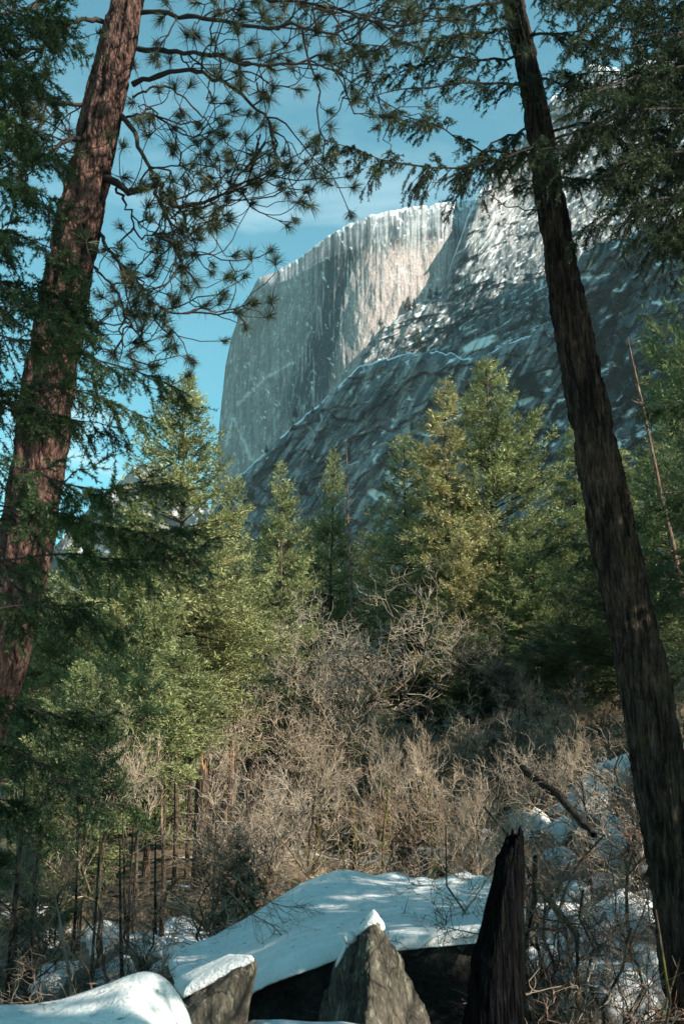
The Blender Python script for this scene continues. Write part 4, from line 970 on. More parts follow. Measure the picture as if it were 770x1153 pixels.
def bare(kind, px, toppy, d, label, tw=None, bk=None, rz=0.0, wide=1.0, group=None, name='bare_tree', cat='bare tree', leaves=0):
    tw = tw or M_tw_tan; bk = bk or M_bark
    if kind not in bare_cache:
        t, w = make_bare(**BK[kind]); zmax = max(v[:, 2].max() for v in w.V); bare_cache[kind] = (t, w, zmax)
    t, w, zm = bare_cache[kind]
    k2 = (kind, tw.name, bk.name)
    if k2 not in bare_cache: bare_cache[k2] = (t.mesh('trunk', bk), w.mesh('twigs', tw))
    tm, wm = bare_cache[k2]
    p = P(px, toppy, d); g = float(gh(p[0], p[1])); s = (p[2] - g) / zm
    o = thing(name, label, cat, (p[0], p[1], g), rz, group, scale=(s * wide, s * wide, s))
    link('trunk', tm, o); link('twigs', wm, o)
    if leaves:
        rng = np.random.default_rng(int(px)); V = np.concatenate(w.V)
        b = V[rng.integers(0, len(V), leaves)] + rng.normal(0, .02, (leaves, 3))
        dd = nrm(rng.normal(0, 1, (leaves, 3)) - [0, 0, .6])
        lv, lf = sprays(b, dd, rng.normal(0, 1, (leaves, 3)), np.full(leaves, .09), np.full(leaves, .03))
        link('dry_leaves', MB().add(lv, lf).mesh('dry_leaves', M_dead_leaf, False), o)
    return o
M_tw_brown = twig_mat('warm_brown_twigs', (0.17, 0.105, 0.065), (0.38, 0.27, 0.185))
BT = [
 ('crown', 412, 630, 34, 'wide grey brown bare tree with a rounded crown in the middle of the forest', M_tw_grey, M_bark_moss, 0.2, 1.1),
 ('crown', 350, 655, 37, 'grey brown bare tree crown left behind the rounded one', M_tw_grey, M_bark_moss, 2.2, .9),
 ('thick', 300, 728, 25, 'pale bare tree at the left of the tan thicket', M_tw_tan, M_bark, 0.4, 1),
 ('thick2', 352, 738, 25, 'bare tree in the thicket with a dark forked trunk', M_tw_tan, M_bark_moss, 1.4, 1),
 ('thick', 400, 748, 26, 'tan bare tree right below the rounded grey crown', M_tw_tan, M_bark_moss, 2.4, 1),
 ('thick2', 452, 760, 27, 'tan bare tree at the right of the thicket beside the thin dead stick', M_tw_brown, M_bark, 3.4, 1),
 ('thick', 262, 800, 21, 'bare tree in front of the thinner snapped trunk', M_tw_tan, M_bark, 4.4, .9),
 ('thick2', 322, 800, 19, 'bare tree with purplish pale twigs, front left in the thicket', M_tw_grey, M_bark_moss, 5.4, 1),
 ('thick', 378, 840, 18.5, 'low tan bare tree behind the crest of the snowy slab', M_tw_tan, M_bark_moss2, 0.9, 1),
 ('thick2', 432, 815, 20, 'tan bare tree left of the short broken brown trunk', M_tw_brown, M_bark, 1.9, 1),
 ('thick', 488, 830, 20, 'tan bare tree right of the short broken brown trunk', M_tw_tan, M_bark_moss2, 2.9, 1),
 ('crown', 566, 690, 32, 'dark trunked mossy bare tree below the rounded bluish fir', M_tw_grey, M_bark_moss, 3.9, .9),
 ('thick2', 520, 760, 27, 'yellowish bare tree between the thicket and the dark mossy tree', M_tw_tan, M_bark_moss2, 4.9, 1),
 ('thick', 622, 765, 25, 'tan bushy bare tree above the snowy boulders', M_tw_tan, M_bark, 5.9, 1),
 ('thick2', 680, 765, 25, 'tan bare tree left of the leaning trunk above the boulders', M_tw_brown, M_bark, 0.1, 1),
 ('thick', 760, 730, 22, 'tan bare tree right of the leaning trunk at the picture edge', M_tw_tan, M_bark, 1.1, .9),
 ('lone', 132, 788, 15.5, 'bare tree with a mossy forking trunk and pale branches left of the thin trunks', M_tw_tan, M_bark_moss, 2.1, 1),
 ('lone', 225, 905, 13.5, 'low bare tree whose twigs hang over the left end of the snowy slab', M_tw_dark, M_bark, 3.1, 1.2),
 ('lone', 30, 905, 12, 'dark bare sapling at the left edge', M_tw_dark, M_bark, 4.6, .8),
 ('lone', 80, 935, 14, 'dark bare sapling left of the dark thin trunks', M_tw_dark, M_bark, 1.6, .8),
 ('lone', 655, 800, 17, 'slim bare tree with pale forks in front of the snowy boulders', M_tw_tan, M_bark, 5.1, .7),
 ('lone', 590, 880, 14, 'tangled bare tree behind the charred stump', M_tw_tan, M_bark, 0.8, 1.1),
 ('lone', 712, 850, 13, 'reddish twigged bare tree holding dry leaves beside the leaning trunk', M_tw_red, M_bark_moss, 1.2, .9, 260),
 ('gnarl', 628, 985, 8.2, 'gnarled dark mossy sapling right of the charred stump', M_tw_dark, M_bark_moss, 3.0, 1.0),
 ('gnarl', 722, 985, 8.0, 'gnarled dark sapling in front of the leaning trunk foot', M_tw_dark, M_bark_moss, 0.7, 1.0),
 ('gnarl', 668, 940, 9.5, 'twisted brown sapling between the two gnarled dark ones', M_tw_dark, M_bark, 5.0, 1.0),
]
BT += [
 ('thick2', 290, 840, 17, 'brown bare tree standing close behind the left crest of the slab', M_tw_grey, M_bark_moss, 1.1, 1),
 ('lone', 350, 815, 17.5, 'single stemmed brown bare tree behind the crest, left of the moss covered trunk', M_tw_tan, M_bark, 2.2, .8),
 ('lone', 415, 800, 18.5, 'single stemmed tan bare tree right of the moss covered trunk', M_tw_grey, M_bark_moss2, 3.3, .8),
 ('lone', 470, 800, 19, 'single stemmed bare tree near the short broken brown trunk, with a mossy base', M_tw_tan, M_bark_moss2, 4.4, .8),
 ('thick', 520, 820, 19, 'brown bare tree behind the right crest of the slab', M_tw_grey, M_bark, 5.5, 1),
 ('thick2', 240, 770, 24, 'brown bare tree between the left conifers and the thicket', M_tw_grey, M_bark, .5, .9),
 ('lone', 584, 745, 25, 'dark forked mossy tree rising above the tan brush right of the thicket', M_tw_dark, M_bark_moss, 1.7, 1.0),
 ('lone', 640, 735, 27, 'dark slender bare tree behind the tan bushy one', M_tw_dark, M_bark, 2.7, .8),
 ('thick2', 600, 800, 21, 'brown bare tree at the top of the boulder slope', M_tw_grey, M_bark, 3.7, 1),
 ('thick', 665, 815, 19.5, 'brown bare tree growing between boulders near the fallen log', M_tw_brown, M_bark, 4.7, 1),
 ('thick2', 720, 800, 19, 'brown bare tree behind the foot of the leaning trunk', M_tw_grey, M_bark, 5.7, 1),
 ('lone', 545, 870, 16, 'thin bare tree behind the charred stump at the slab end', M_tw_tan, M_bark_moss, 0.3, .8),
]
for r_ in BT:
    k, px, ty, d, lab, tw, bk, rz, wd = r_[:9]
    bare(k, px, ty, d, lab, tw, bk, rz, wd, leaves=(r_[9] if len(r_) > 9 else 0))
for i, (px, ty, d) in enumerate([(605, 985, 9.5), (640, 960, 11), (690, 985, 10), (755, 940, 10.5), (625, 1050, 8.2), (700, 1070, 7.8), (630, 905, 13), (690, 915, 12.5), (600, 930, 12), (760, 860, 13), (730, 800, 17), (576, 905, 16)]):
    bare('brush' if i % 2 else 'brush2', px, ty, d, 'brown tangled brush growing right of the charred stump', (M_tw_dark, M_tw_tan, M_tw_red)[i % 3], M_bark, i * 1.3, 1.1, 'tangled brush on the right', 'brush', 'shrub')
for i, (px, ty, d) in enumerate([(560, 800, 24), (590, 790, 26), (625, 800, 24), (655, 790, 27), (690, 800, 24), (715, 780, 27), (570, 840, 21), (545, 820, 25), (610, 760, 30), (660, 760, 30), (700, 745, 31), (760, 780, 24), (765, 830, 19), (530, 850, 22), (705, 840, 17), (560, 745, 31), (600, 735, 33), (640, 728, 34), (685, 725, 33), (730, 735, 31), (580, 765, 28), (630, 775, 28), (675, 770, 29), (715, 765, 28)]):
    bare('brush' if i % 2 else 'brush2', px, ty, d, 'tan brush growing among and above the snowy boulders on the right slope', (M_tw_tan, M_tw_grey, M_tw_tan)[i % 3], M_bark, i * 1.1, 1.1, 'tan brush on the boulder slope', 'brush', 'shrub')
for i, (px, ty, d) in enumerate([(280, 905, 18), (340, 925, 17), (440, 925, 17.5), (530, 910, 18), (470, 870, 23), (300, 860, 22)]):
    bare('brush' if i % 2 else 'brush2', px, ty, d, 'tan low brush under the bare trees behind the snowy slab', (M_tw_tan, M_tw_grey)[i % 2], M_bark, i * 1.7, 1.2, 'tan brush behind the slab', 'brush', 'shrub')
for i, (px, ty, d) in enumerate([(20, 990, 11), (60, 1000, 12.5), (110, 985, 14), (150, 1000, 13), (190, 1005, 13), (240, 985, 13), (275, 985, 14), (130, 1040, 10), (40, 930, 15), (90, 960, 17)]):
    bare('brush2' if i % 2 else 'brush', px, ty, d, 'dark low brush on the shaded forest floor at the left', (M_tw_dark, M_tw_dark, M_tw_tan)[i % 3], M_bark, i * 1.9, 1.2, 'dark brush on the left', 'brush', 'shrub')

# thin conifer trunks on the left, crowns high in the foliage
KINDS['pole'] = dict(seed=31, H=10, R=1.3, crown0=0.6, nb=80, shape=0.7, size=0.17, trunk_r=0.085)
for px, ty, d, hw, lab, fol, rz in [
 (104, 760, 15.5, 36, 'thin dark conifer trunk, leftmost of the straight ones on the left', M_fol_dark, 1),
 (163, 745, 17.5, 36, 'straight dark conifer trunk left of the reddish dead pole', M_fol, 2),
 (206, 720, 19.5, 40, 'thickest straight brown conifer trunk left of the orange topped snag', M_fol, 3),
 (192, 770, 18.5, 30, 'straight brown trunk right beside the reddish dead pole', M_fol_blue, 4),
 (218, 745, 21, 34, 'slim straight trunk close left of the orange topped snag', M_fol, 5),
 (118, 800, 13.5, 26, 'slim dark trunk right of the leftmost straight one', M_fol_dark, 0.4)]:
    conifer('pole', px, ty, d, hw, lab, fol, rz, bark=M_bark)
conifer_cache.pop('x', None)

# fallen log on the boulder slope
pa, pb = P(588, 866, 19), P(668, 940, 15.5)
o = thing('fallen_log', 'dark fallen log slanting down across the snowy boulders', 'log', pa)
lp = resample(np.array([pa, (pa + pb) / 2 + [0, 0, .1], pb]), 20) - pa
link('log', MB().add(*tubes(lp + np.random.default_rng(1).normal(0, .015, (20, 3)), np.linspace(.08, .05, 20), 12)).mesh('log', M_bark_fir), o)

# ------------------------------------------------------------------ rocks
def ico(sub):
    bm = bmesh.new(); bmesh.ops.create_icosphere(bm, subdivisions=sub, radius=1.0)
    V = np.array([v.co[:] for v in bm.verts]); Fq = np.array([[v.index for v in f.verts] for f in bm.faces]); bm.free(); return nrm(V), Fq
ICO4 = ico(5); ICO3 = ico(4)
def rock_shape(seed, sub=ICO3, k=13, rough=0.06, flat=0.75, edge=26):
    rng = np.random.default_rng(seed); D, Fq = sub
    nn = nrm(rng.normal(0, 1, (k, 3))); dd = rng.uniform(0.65, 1.0, k)
    nn = np.concatenate([nn, [[0, 0, 1]], [[0, 0, -1]]]); dd = np.append(dd, [flat, 0.8])
    c = np.maximum(D @ nn.T, 1e-3) / dd[None]
    r = 1.0 / (np.log(np.exp(c * edge).sum(1)) / edge)
    V = D * r[:, None]
    V = V * (1 + rough * (fbm(V * 2.3, seed, 5, 0.6) - 0.5) * 2)[:, None]
    return V, Fq
def vnormals(V, Fq):
    n = np.cross(V[Fq[:, 1]] - V[Fq[:, 0]], V[Fq[:, 2]] - V[Fq[:, 0]]); out = np.zeros_like(V)
    for c in range(Fq.shape[1]): np.add.at(out, Fq[:, c], n)
    return nrm(out)
def cap_from(V, Fq, th, seed, lo=0.25, hi=0.6, inset=0.03):
    nz = vnormals(V, Fq)[:, 2]; nz = nz + 0.35 * (fbm(V * 1.7, seed + 5, 3) - 0.5)
    w = ss(lo, hi, nz)
    c = V * (1 - inset * (1 - w))[:, None]; c[:, 2] += w * th * (0.8 + 0.5 * fbm(V * 2.0, seed + 9, 3)) - (1 - w) * 0.02
    return c, Fq
ROCKV = []
for sd in range(9):
    V, Fq = rock_shape(200 + sd, k=15 + sd % 4, rough=.12, flat=(.8, 1.0, .9, 1.15)[sd % 4], edge=34)
    cv, cf = cap_from(V, Fq, (0.10, .14, .18)[sd % 3], sd, .3, .62)
    ROCKV.append((MB().add(V, Fq).mesh('rock', M_rock), MB().add(cv, cf).mesh('snow_cap', M_snow)))
def boulder(i, x, y, s, label, group, rz, sink=0.25):
    rm, cm = ROCKV[i % 9]; g = float(gh(x, y)); rs = random.Random(i * 7 + int(x * 100)); a, b = rs.uniform(.75, 1.3), rs.uniform(.75, 1.25)
    o = thing('boulder', label, 'boulder', (x, y, g + s * (0.8 * 0.7 - sink)), rz, group, scale=(s * a, s, s * b)); o.rotation_euler = (rs.uniform(-.38, .38), rs.uniform(-.38, .38), rz)
    link('rock', rm, o); link('snow_cap', cm, o)
r2 = random.Random(9)
for i in range(115):
    d = r2.uniform(13.5, 22.5); px = r2.uniform(530, 790)
    x = (px - 385) / F * d
    boulder(i, x, d, r2.choice([0.2, 0.26, 0.32, 0.4, 0.55]) * (0.7 + d / 50), 'grey boulder capped with snow on the slope right of the charred stump', 'snow capped boulders on the right slope', r2.uniform(0, 6))
for i in range(26):
    d = r2.uniform(15, 24); px = r2.uniform(400, 545); x = (px - 385) / F * d
    boulder(i, x, d, r2.uniform(.25, .5), 'small snow capped rock between the trunks behind the slab', 'snowy rocks behind the slab', r2.uniform(0, 6))
for i, (px, d, s) in enumerate([(40, 10.5, .45), (15, 12, .4), (75, 11.5, .35), (125, 12.5, .3), (150, 14, .35), (95, 14, .4), (170, 16, .4), (200, 14.5, .4), (135, 17, .5), (30, 15, .5), (185, 11.2, .35), (225, 15, .4), (60, 18, .5), (160, 11, .3)]):
    boulder(i + 3, (px - 385) / F * d, d, s, 'snow covered boulder in the shade below the left trees', 'snowy boulders under the left trees', r2.uniform(0, 6))
for i, (px, d, s) in enumerate([(690, 8.6, .6), (630, 9.6, .55), (750, 9.5, .6), (655, 11.5, .7), (610, 11.5, .5), (720, 12, .7), (605, 8.2, .4)]):
    boulder(i + 2, (px - 385) / F * d, d, s, 'snow covered boulder under the tangled brush at the lower right', 'snowy boulders under the brush', r2.uniform(0, 6), .1)

def hull_rock(points, n=26, rough=0.03, seed=1, fr=2.0, strata=None):
    """convex rock from corner points, finely divided and roughened"""
    bm = bmesh.new()
    for p in points: bm.verts.new(p)
    bmesh.ops.convex_hull(bm, input=bm.verts); bmesh.ops.triangulate(bm, faces=bm.faces)
    bmesh.ops.delete(bm, geom=[v for v in bm.verts if not v.link_faces], context='VERTS')
    bm.verts.ensure_lookup_table(); bm.verts.index_update()
    tris = [np.array([v.co[:] for v in f.verts]) for f in bm.faces]; bm.free()
    Vs, Fs, off = [], [], 0; key = {}
    V = []
    for t in tris:
        idx = {}
        for i in range(n + 1):
            for j in range(n + 1 - i):
                a, b = i / n, j / n; p = t[0] * (1 - a - b) + t[1] * a + t[2] * b
                kk = tuple(np.round(p, 4))
                if kk not in key: key[kk] = len(V); V.append(p)
                idx[i, j] = key[kk]
        for i in range(n):
            for j in range(n - i):
                Fs.append((idx[i, j], idx[i + 1, j], idx[i, j + 1]))
                if j < n - i - 1: Fs.append((idx[i + 1, j], idx[i + 1, j + 1], idx[i, j + 1]))
    V = np.array(V); Fq = np.array(Fs)
    # round the arrises a little, then roughen
    ctr = V.mean(0)
    dn = vnormals(V, Fq)
    a = fbm(V * fr, seed, 5, 0.6) - 0.5; b = ridged(V * fr * np.array([2.2, 2.2, 0.6]), seed + 3, 4) - 0.5
    V = V + dn * (a * 2 * rough + b * rough * 1.1)[:, None]
    return V, Fq
def hero(name, label, base, parts):
    o = thing(name, label, 'boulder', base)
    for nm, (V, Fq), m, lab in parts:
        q = link(nm, MB().add(V - np.asarray(base), Fq).mesh(nm, m), o)
        if lab: tag(q, lab)
    return o
def snow_sheet(grid, th, seed, name='snow', rim=0.5, n2=1.0):
    """closed rounded blanket of snow over a surface grid [n,m,3]; th thickness"""
    G = np.asarray(grid, float); n, m = G.shape[:2]
    i = np.linspace(0, 1, n)[:, None]; j = np.linspace(0, 1, m)[None]
    e = np.minimum(np.minimum(i, 1 - i) * n, np.minimum(j, 1 - j) * m)      # cells from the rim
    prof = np.sqrt(1 - (1 - np.clip(e / rim, 0, 1)) ** 2)
    top = G.copy(); nz = (fbm(G * 1.6, seed, 4) - 0.5) * 0.10 * n2 + (fbm(G * 6, seed + 3, 3) - 0.5) * 0.02 * n2
    top[..., 2] += prof * (th + nz)
    bot = G.copy(); bot[..., 2] -= 0.02
    V = np.concatenate([top.reshape(-1, 3), bot.reshape(-1, 3)]); I = np.arange(n * m).reshape(n, m); K = n * m
    F1 = np.stack([I[:-1, :-1], I[:-1, 1:], I[1:, 1:], I[1:, :-1]], -1).reshape(-1, 4)
    ring = np.concatenate([I[0, :], I[1:, -1], I[-1, -2::-1], I[-2:0:-1, 0]]); rn = np.roll(ring, -1)
    F3 = np.stack([ring, ring + K, rn + K, rn], -1)
    return V, np.concatenate([F1, F1[:, ::-1] + K, F3])

# pyramid rock
bd = 8.0
pts = [P(413, 1037, bd), P(423, 1034, bd), P(421, 1040, bd - .06), P(430, 1044, bd + .03), P(362, 1130, bd + .75), P(379, 1088, bd + .42), P(325, 1290, bd + 1.1), P(458, 1095, bd + .1), P(490, 1165, bd + .25), P(545, 1330, bd + .3), P(415, 1160, bd - .42), P(412, 1350, bd - .8), P(420, 1180, bd + .8), P(430, 1330, bd + 1.1)]
V, Fq = hull_rock(pts, 60, 0.055, 3, 4.2)
cap = P(418, 1036, bd)
cx, cf = ICO3
capm = cx * np.array([.105, .10, .062]) * (1 + .35 * (fbm(cx * 1.6, 5, 3)[:, None] - .5)); capm[:, 0] += 0.0; capm[:, 2] -= np.abs(capm[:, 0] - .02) * .75; capm = capm + cap + [0.0, 0.0, .012]
cap2 = cx * np.array([.055, .07, .045]) * (1 + .3 * (fbm(cx * 2, 6, 3)[:, None] - .5)) + P(393.5, 1056, bd + .06); 
cap3 = cx * np.array([.018, .05, .085]); cap3[:, 0] += cap3[:, 2] * .5; cap3 = cap3 + P(384, 1076, bd + .06)
hero('boulder', 'pointed pyramid boulder with a snow tip standing before the slab', P(418, 1160, bd), [
    ('rock', (V, Fq), M_rock_hero, None), ('snow_cap', (capm, cf), M_snow, 'white snow tip'), ('snow_patch', (cap2, cf), M_snow, None), ('snow_patch', (cap3, cf), M_snow, None)])

# tilted block left of it
bd = 7.0
pts = [P(213, 1121, bd + .1), P(283, 1079, bd), P(287, 1086, bd + .15), P(256, 1078, bd + .6), P(205, 1110, bd + .7), P(284, 1092, bd - .05), P(270, 1122, bd - .02), P(262, 1165, bd + .1), P(255, 1300, bd + .2), P(205, 1150, bd - .2), P(195, 1300, bd - .3), P(262, 1130, bd + .6), P(190, 1300, bd + .7), P(250, 1300, bd + .8)]
V, Fq = hull_rock(pts, 34, 0.035, 9, 3.6)
a, b, c, d_ = P(206, 1121, bd + .02), P(286, 1079, bd - .05), P(262, 1077, bd + .65), P(196, 1108, bd + .75)
u = np.linspace(0, 1, 50)[:, None, None]; v = np.linspace(0, 1, 40)[None, :, None]
G = (a * (1 - v) + b * v) * (1 - u) + (d_ * (1 - v) + c * v) * u
hero('boulder', 'tilted flat topped boulder with a sloping snow lid, left of the pyramid boulder', P(245, 1180, bd), [
    ('rock', (V, Fq), M_rock_hero, None), ('snow_cap', snow_sheet(G, .05, 4, rim=9, n2=.35), M_snow, None)])

# big slab
front = [(192, 1096, 11.2), (205, 1116, 10.4), (235, 1126, 9.9), (278, 1118, 9.6), (305, 1103, 9.5), (340, 1092, 9.4), (380, 1080, 9.4), (455, 1068, 9.4), (500, 1063, 9.4), (548, 1057, 9.4), (566, 1050, 9.5), (590, 1046, 9.7)]
crest = [(190, 1088, 11.7), (214, 1080, 11.9), (245, 1066, 12.2), (275, 1050, 12.4), (310, 1028, 12.6), (345, 1006, 12.8), (390, 995, 13), (430, 999, 13), (470, 1002, 13), (510, 1005, 12.8), (555, 1010, 12.6), (592, 1020, 12.2)]
m = 150
fr = resample(np.array([P(*p) for p in front]), m); cr = resample(np.array([P(*p) for p in crest]), m)
back = cr + np.array([0.1, 1.1, -.75])
rows = []
for t in np.linspace(0, 1, 64):
    rows.append(fr * (1 - t) + cr * t)
for t in np.linspace(0.1, 1, 14): rows.append(cr * (1 - t) + back * t)
G = np.array(rows)
jj = np.linspace(0, 1, m)[None]; ii = np.linspace(0, 1, len(rows))[:, None]
G[..., 2] += 0.10 * (fbm(v3(G[..., 0] * 1.1, G[..., 1] * .8, 0), 3, 4) - .5) 
G[:1, :, 1] += (fbm(v3(np.linspace(0, 14, m), 0, 0), 7, 4) - .5)[None] * .25
for cx_, cy_, rr, hh in ((443, 12.9, .22, .07), (470, 12.6, .16, .07), (503, 12.5, .22, .09), (518, 12.7, .20, .13), (532, 12.4, .15, .09), (498, 11.9, .15, .06), (555, 12.3, .3, .08)):
    q = np.array([(cx_ - 385) / F * cy_, cy_]); G[..., 2] += hh * np.exp(-((G[..., 0] - q[0]) ** 2 + (G[..., 1] - q[1]) ** 2) / rr ** 2 * 1.2)
SLABG = G.copy(); S = snow_sheet(G, .13, 11, rim=5, n2=.6)
rb = []
for k, t in enumerate(np.linspace(0, 1, 12)):
    q = fr + np.array([0.0, .12, -.03]); q = q.copy(); rb.append(q + np.array([0.05 * t, .30 * t, -1.75 * t]))
rk = np.array([np.array(rb)])[0]
pn = [p for p in (fr[::9] + [0, .13, -.01])] + [p for p in (cr[::12] + [0, .1, -.02])] + [p + np.array([0.1, .75, -1.9]) for p in fr[::9]] + [p + np.array([0, .9, -1.6]) for p in cr[::12]]
Vr, Fr = hull_rock(pn, 10, 0.05, 21, 1.5)
# concave front: true curtain of rock following the snow edge
rkV = rk + 0; rkV[1:-1] += (fbm(rk[1:-1] * 2.2, 31, 5)[..., None] - .5) * np.array([.1, .45, .1])
I = np.arange(rk.shape[0] * rk.shape[1]).reshape(rk.shape[:2]); Fk = np.stack([I[:-1, :-1], I[1:, :-1], I[1:, 1:], I[:-1, 1:]], -1).reshape(-1, 4)
bk_ = back + [0, -.1, -.1]
Vall = np.concatenate([rkV.reshape(-1, 3), bk_, bk_ - [0, 0, 1.3]]); K = rk.size // 3; mm = m
i0 = np.arange(mm - 1)
Ft = np.stack([i0, i0 + 1, K + i0 + 1, K + i0], -1); Fb = np.stack([K + i0, K + i0 + 1, K + mm + i0 + 1, K + mm + i0], -1)
last = (rk.shape[0] - 1) * mm; Fbt = np.stack([last + i0, K + mm + i0, K + mm + i0 + 1, last + i0 + 1], -1)
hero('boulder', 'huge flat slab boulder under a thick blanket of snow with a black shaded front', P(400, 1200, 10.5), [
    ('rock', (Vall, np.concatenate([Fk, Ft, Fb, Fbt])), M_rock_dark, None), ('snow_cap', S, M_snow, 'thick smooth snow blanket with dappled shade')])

# near snow mound, lower left
bx = np.array([-120, -60, 0, 30, 60, 90, 120, 140, 152, 163, 173, 182, 190, 199, 206, 212, 219, 230.])
by = np.array([1152, 1146, 1136, 1135, 1130, 1119, 1108, 1098, 1094, 1092.5, 1094, 1099, 1108, 1121, 1135, 1150, 1180, 1260.])
mm = 120; q = np.linspace(-120, 230, mm); hy = np.interp(q, bx, by); hy = np.convolve(np.pad(hy, 3, 'edge'), np.ones(7) / 7, 'valid')
cr = P(q, hy, 5.0); rows = []
for t in np.linspace(0, 1, 70):      # front apron rising from the ground to the crest
    r_ = cr.copy(); r_[:, 1] -= 1.25 * (1 - t) ** 1.2; f_ = 1 - (1 - t) ** 2.4
    r_[:, 2] = -0.25 + (cr[:, 2] + 0.25) * f_; rows.append(r_)
for t in np.linspace(.05, 1, 30):
    r_ = cr.copy(); r_[:, 1] += 0.9 * t; r_[:, 2] = cr[:, 2] - (cr[:, 2] + 1.2) * t ** 2.0; rows.append(r_)
G = np.array(rows)
dm = P(156, 1101, 4.93); G[..., 2] -= 0.035 * np.exp(-((G[..., 0] - dm[0]) / .085) ** 2 - ((G[..., 1] - dm[1]) / .06) ** 2)
G[..., 2] += (fbm(G * 1.8, 3, 4) - .5) * .05
I = np.arange(G.shape[0] * G.shape[1]).reshape(G.shape[:2]); Fq = np.stack([I[:-1, :-1], I[:-1, 1:], I[1:, 1:], I[1:, :-1]], -1).reshape(-1, 4)
Gb = G * 1.0; Gb[..., 2] -= .12
rkm = MB().add(Gb.reshape(-1, 3), Fq)
base = P(100, 1250, 4.6)
o = thing('boulder', 'low rounded boulder buried in smooth white snow at the lower left corner', 'boulder', base)
link('snow_cap', MB().add(G.reshape(-1, 3) - base, Fq).mesh('snow_cap', M_snow), o)
link('rock', MB().add(Gb.reshape(-1, 3) - base, Fq).mesh('rock', M_rock), o)

def litter(grid, n, seed, th, label):
    rng = np.random.default_rng(seed); r, c = grid.shape[:2]
    i = rng.integers(6, r - 8, n); j = rng.integers(3, c - 3, n)
    q = grid[i, j] + rng.normal(0, .03, (n, 3)) * [1, 1, 0]; q[:, 2] = grid[i, j, 2] + th + .004
    a = rng.random(n) * 6.28; d = nrm(v3(np.cos(a), np.sin(a), rng.normal(0.1, .1, n)))
    V, Fq = sprays(q, d, nrm(rng.normal(0, .3, (n, 3)) + [0, 0, 1]), rng.uniform(.015, .07, n), rng.uniform(.0015, .006, n))
    tag(link('needle_litter', MB().add(V, Fq).mesh('needle_litter', M_tw_dark, False)), label, None, None, 'stuff')
litter(np.array(rows), 260, 5, 0.0, 'needles and bark bits fallen on the near snow')
litter(SLABG, 900, 6, .135, 'needles and bark bits fallen on the slab snow')
# hanging twig over the slab + twigs at its left end
def twigspray(path, seed, label, parent_name='hanging_branch', n=16, sl=.35, r0=.008):
    rng = np.random.default_rng(seed); pts = np.array([P(*p) for p in path]); base = pts[0]; main = resample(pts - base, 12)[None]
    w = MB().add(*tubes(main[0], np.linspace(r0, .003, 12), 5))
    u = rng.uniform(.15, 1, n); o_, T = along(main, np.zeros(n, int), u); r = nrm(rng.normal(0, 1, (n, 3)))
    S_ = polyrand(rng, o_, nrm(T + r * .8), sl * rng.uniform(.4, 1.1, n), 6, .4); w.add(*tubes(S_, np.linspace(.003, .0015, 6)[None].repeat(n, 0), 3))
    bi = np.repeat(np.arange(n), 4); o_, T = along(S_, bi, rng.uniform(.2, 1, len(bi))); r = nrm(rng.normal(0, 1, (len(bi), 3)))
    Q = polyrand(rng, o_, nrm(T + r * .8), sl * .35 * rng.uniform(.4, 1.1, len(bi)), 5, .4); w.add(*tubes(Q, np.linspace(.002, .0012, 5)[None].repeat(len(bi), 0), 3))
    o = link(parent_name, w.mesh(parent_name, M_tw_dark), None, tuple(base)); tag(o, label, 'branch')
twigspray([(570, 960, 10.2), (552, 985, 10.2), (535, 1010, 10.2), (520, 1030, 10.2), (500, 1043, 10.2), (480, 1050, 10.2)], 4, 'bare dark twig hanging in front of the slab snow beside the charred stump')
twigspray([(262, 985, 11), (290, 1008, 11), (318, 1020, 11), (345, 1022, 11)], 5, 'bare twig lying over the crest at the left of the slab snow', n=22, sl=.5)
twigspray([(255, 1000, 10.6), (285, 1030, 10.6), (310, 1045, 10.6), (322, 1062, 10.6)], 6, 'bare drooping twig in front of the sloping left part of the slab snow', n=20, sl=.4)

# ------------------------------------------------------------------ air
def haze():
    m, nt, out = mat('thin_mountain_air'); v = N(nt, 'ShaderNodeVolumePrincipled')
    v.inputs['Color'].default_value = (0.62, 0.86, 1.0, 1); v.inputs['Density'].default_value = 0.00004; v.inputs['Anisotropy'].default_value = 0.1
    L(nt, v.outputs[0], out.inputs['Volume'])
    x, y0, y1, z0, z1 = 5000, -60, 6000, -40, 2600
    V = [(sx * x, y, z) for z in (z0, z1) for y in (y0, y1) for sx in (-1, 1)]
    Fq = [(0, 2, 3, 1), (4, 5, 7, 6), (0, 1, 5, 4), (2, 6, 7, 3), (0, 4, 6, 2), (1, 3, 7, 5)]
    tag(link('haze', MB().add(np.array(V, float), np.array(Fq)).mesh('haze', m, False)), 'thin blue air before the mountain', None, None, 'stuff')
haze()
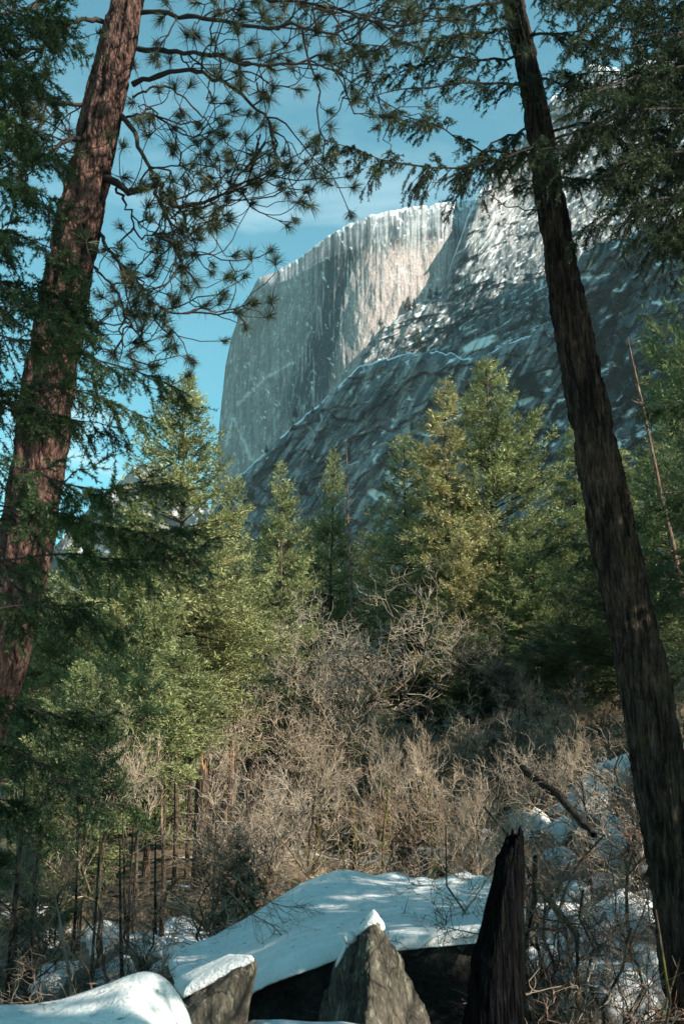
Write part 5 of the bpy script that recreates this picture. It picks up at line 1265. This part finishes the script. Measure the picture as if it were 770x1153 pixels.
# ------------------------------------------------------------------ world, sun, camera
SUN = np.array([0.72, -0.43, 0.56]); SUN = SUN / np.linalg.norm(SUN)
elev = math.asin(SUN[2]); az = math.atan2(SUN[0], SUN[1])
w = bpy.data.worlds.new("World"); scene.world = w; w.use_nodes = True; nt = w.node_tree
bg = nt.nodes['Background']; sky = nt.nodes.new('ShaderNodeTexSky'); sky.sky_type = 'NISHITA'; sky.sun_disc = False
sky.sun_elevation = elev; sky.sun_rotation = az; sky.altitude = 1200; sky.air_density = 1.0; sky.dust_density = 0.6; sky.ozone_density = 1.0
tc = nt.nodes.new('ShaderNodeTexCoord'); mp = nt.nodes.new('ShaderNodeMapping'); mp.inputs['Scale'].default_value = (1.0, 1.0, 4.2); mp.inputs['Rotation'].default_value = (0, rad(-14), 0); mp.inputs['Location'].default_value = (0.35, 0.1, 0.2)
nt.links.new(tc.outputs['Generated'], mp.inputs['Vector'])
cn = noise(nt, mp.outputs['Vector'], 2.6, 8, 0.6, 0.5)
sx = nt.nodes.new('ShaderNodeSeparateXYZ'); nt.links.new(tc.outputs['Generated'], sx.inputs[0])
low = math_(nt, 'SUBTRACT', 2.6, math_(nt, 'MULTIPLY', sx.outputs['Z'], 4.4), True)
cf_ = math_(nt, 'MULTIPLY', ramp(nt, cn, [(0.47, (0, 0, 0)), (0.72, (0.9, 0.9, 0.9))]), low, True)
tint = mix(nt, 1.0, sky.outputs['Color'], (0.43, 1.06, 0.86), 'MULTIPLY')
skyc = mix(nt, cf_, tint, (6.0, 7.0, 7.3))
nt.links.new(skyc, bg.inputs['Color']); bg.inputs['Strength'].default_value = 0.10
sl_ = bpy.data.lights.new('sun', 'SUN'); sl_.energy = 5.0; sl_.angle = rad(0.5); sl_.color = (1.0, 0.92, 0.78)
so = bpy.data.objects.new('sun', sl_); COL.objects.link(so)
so.rotation_euler = Vector(tuple(-SUN)).to_track_quat('-Z', 'Y').to_euler(); so.location = (20, -5, 30)

cam = bpy.data.cameras.new('camera'); co = bpy.data.objects.new('camera', cam); COL.objects.link(co)
cam.sensor_fit = 'VERTICAL'; cam.sensor_height = 36.0; cam.lens = 36.0 * F / 1153.0; cam.clip_end = 20000; cam.clip_start = 0.05
co.location = (0, 0, CAMZ); co.rotation_euler = (rad(90) + PITCH, 0, 0)
cam.dof.use_dof = True; cam.dof.focus_distance = 30; cam.dof.aperture_fstop = 5.0
scene.camera = co
vs = scene.view_settings; vs.view_transform = 'Standard'; vs.look = 'None'; vs.exposure = 1.12; vs.gamma = 1.0
cy = scene.cycles; cy.max_bounces = 5; cy.diffuse_bounces = 3; cy.glossy_bounces = 1; cy.transmission_bounces = 4; cy.transparent_max_bounces = 4; cy.caustics_reflective = False; cy.caustics_refractive = False
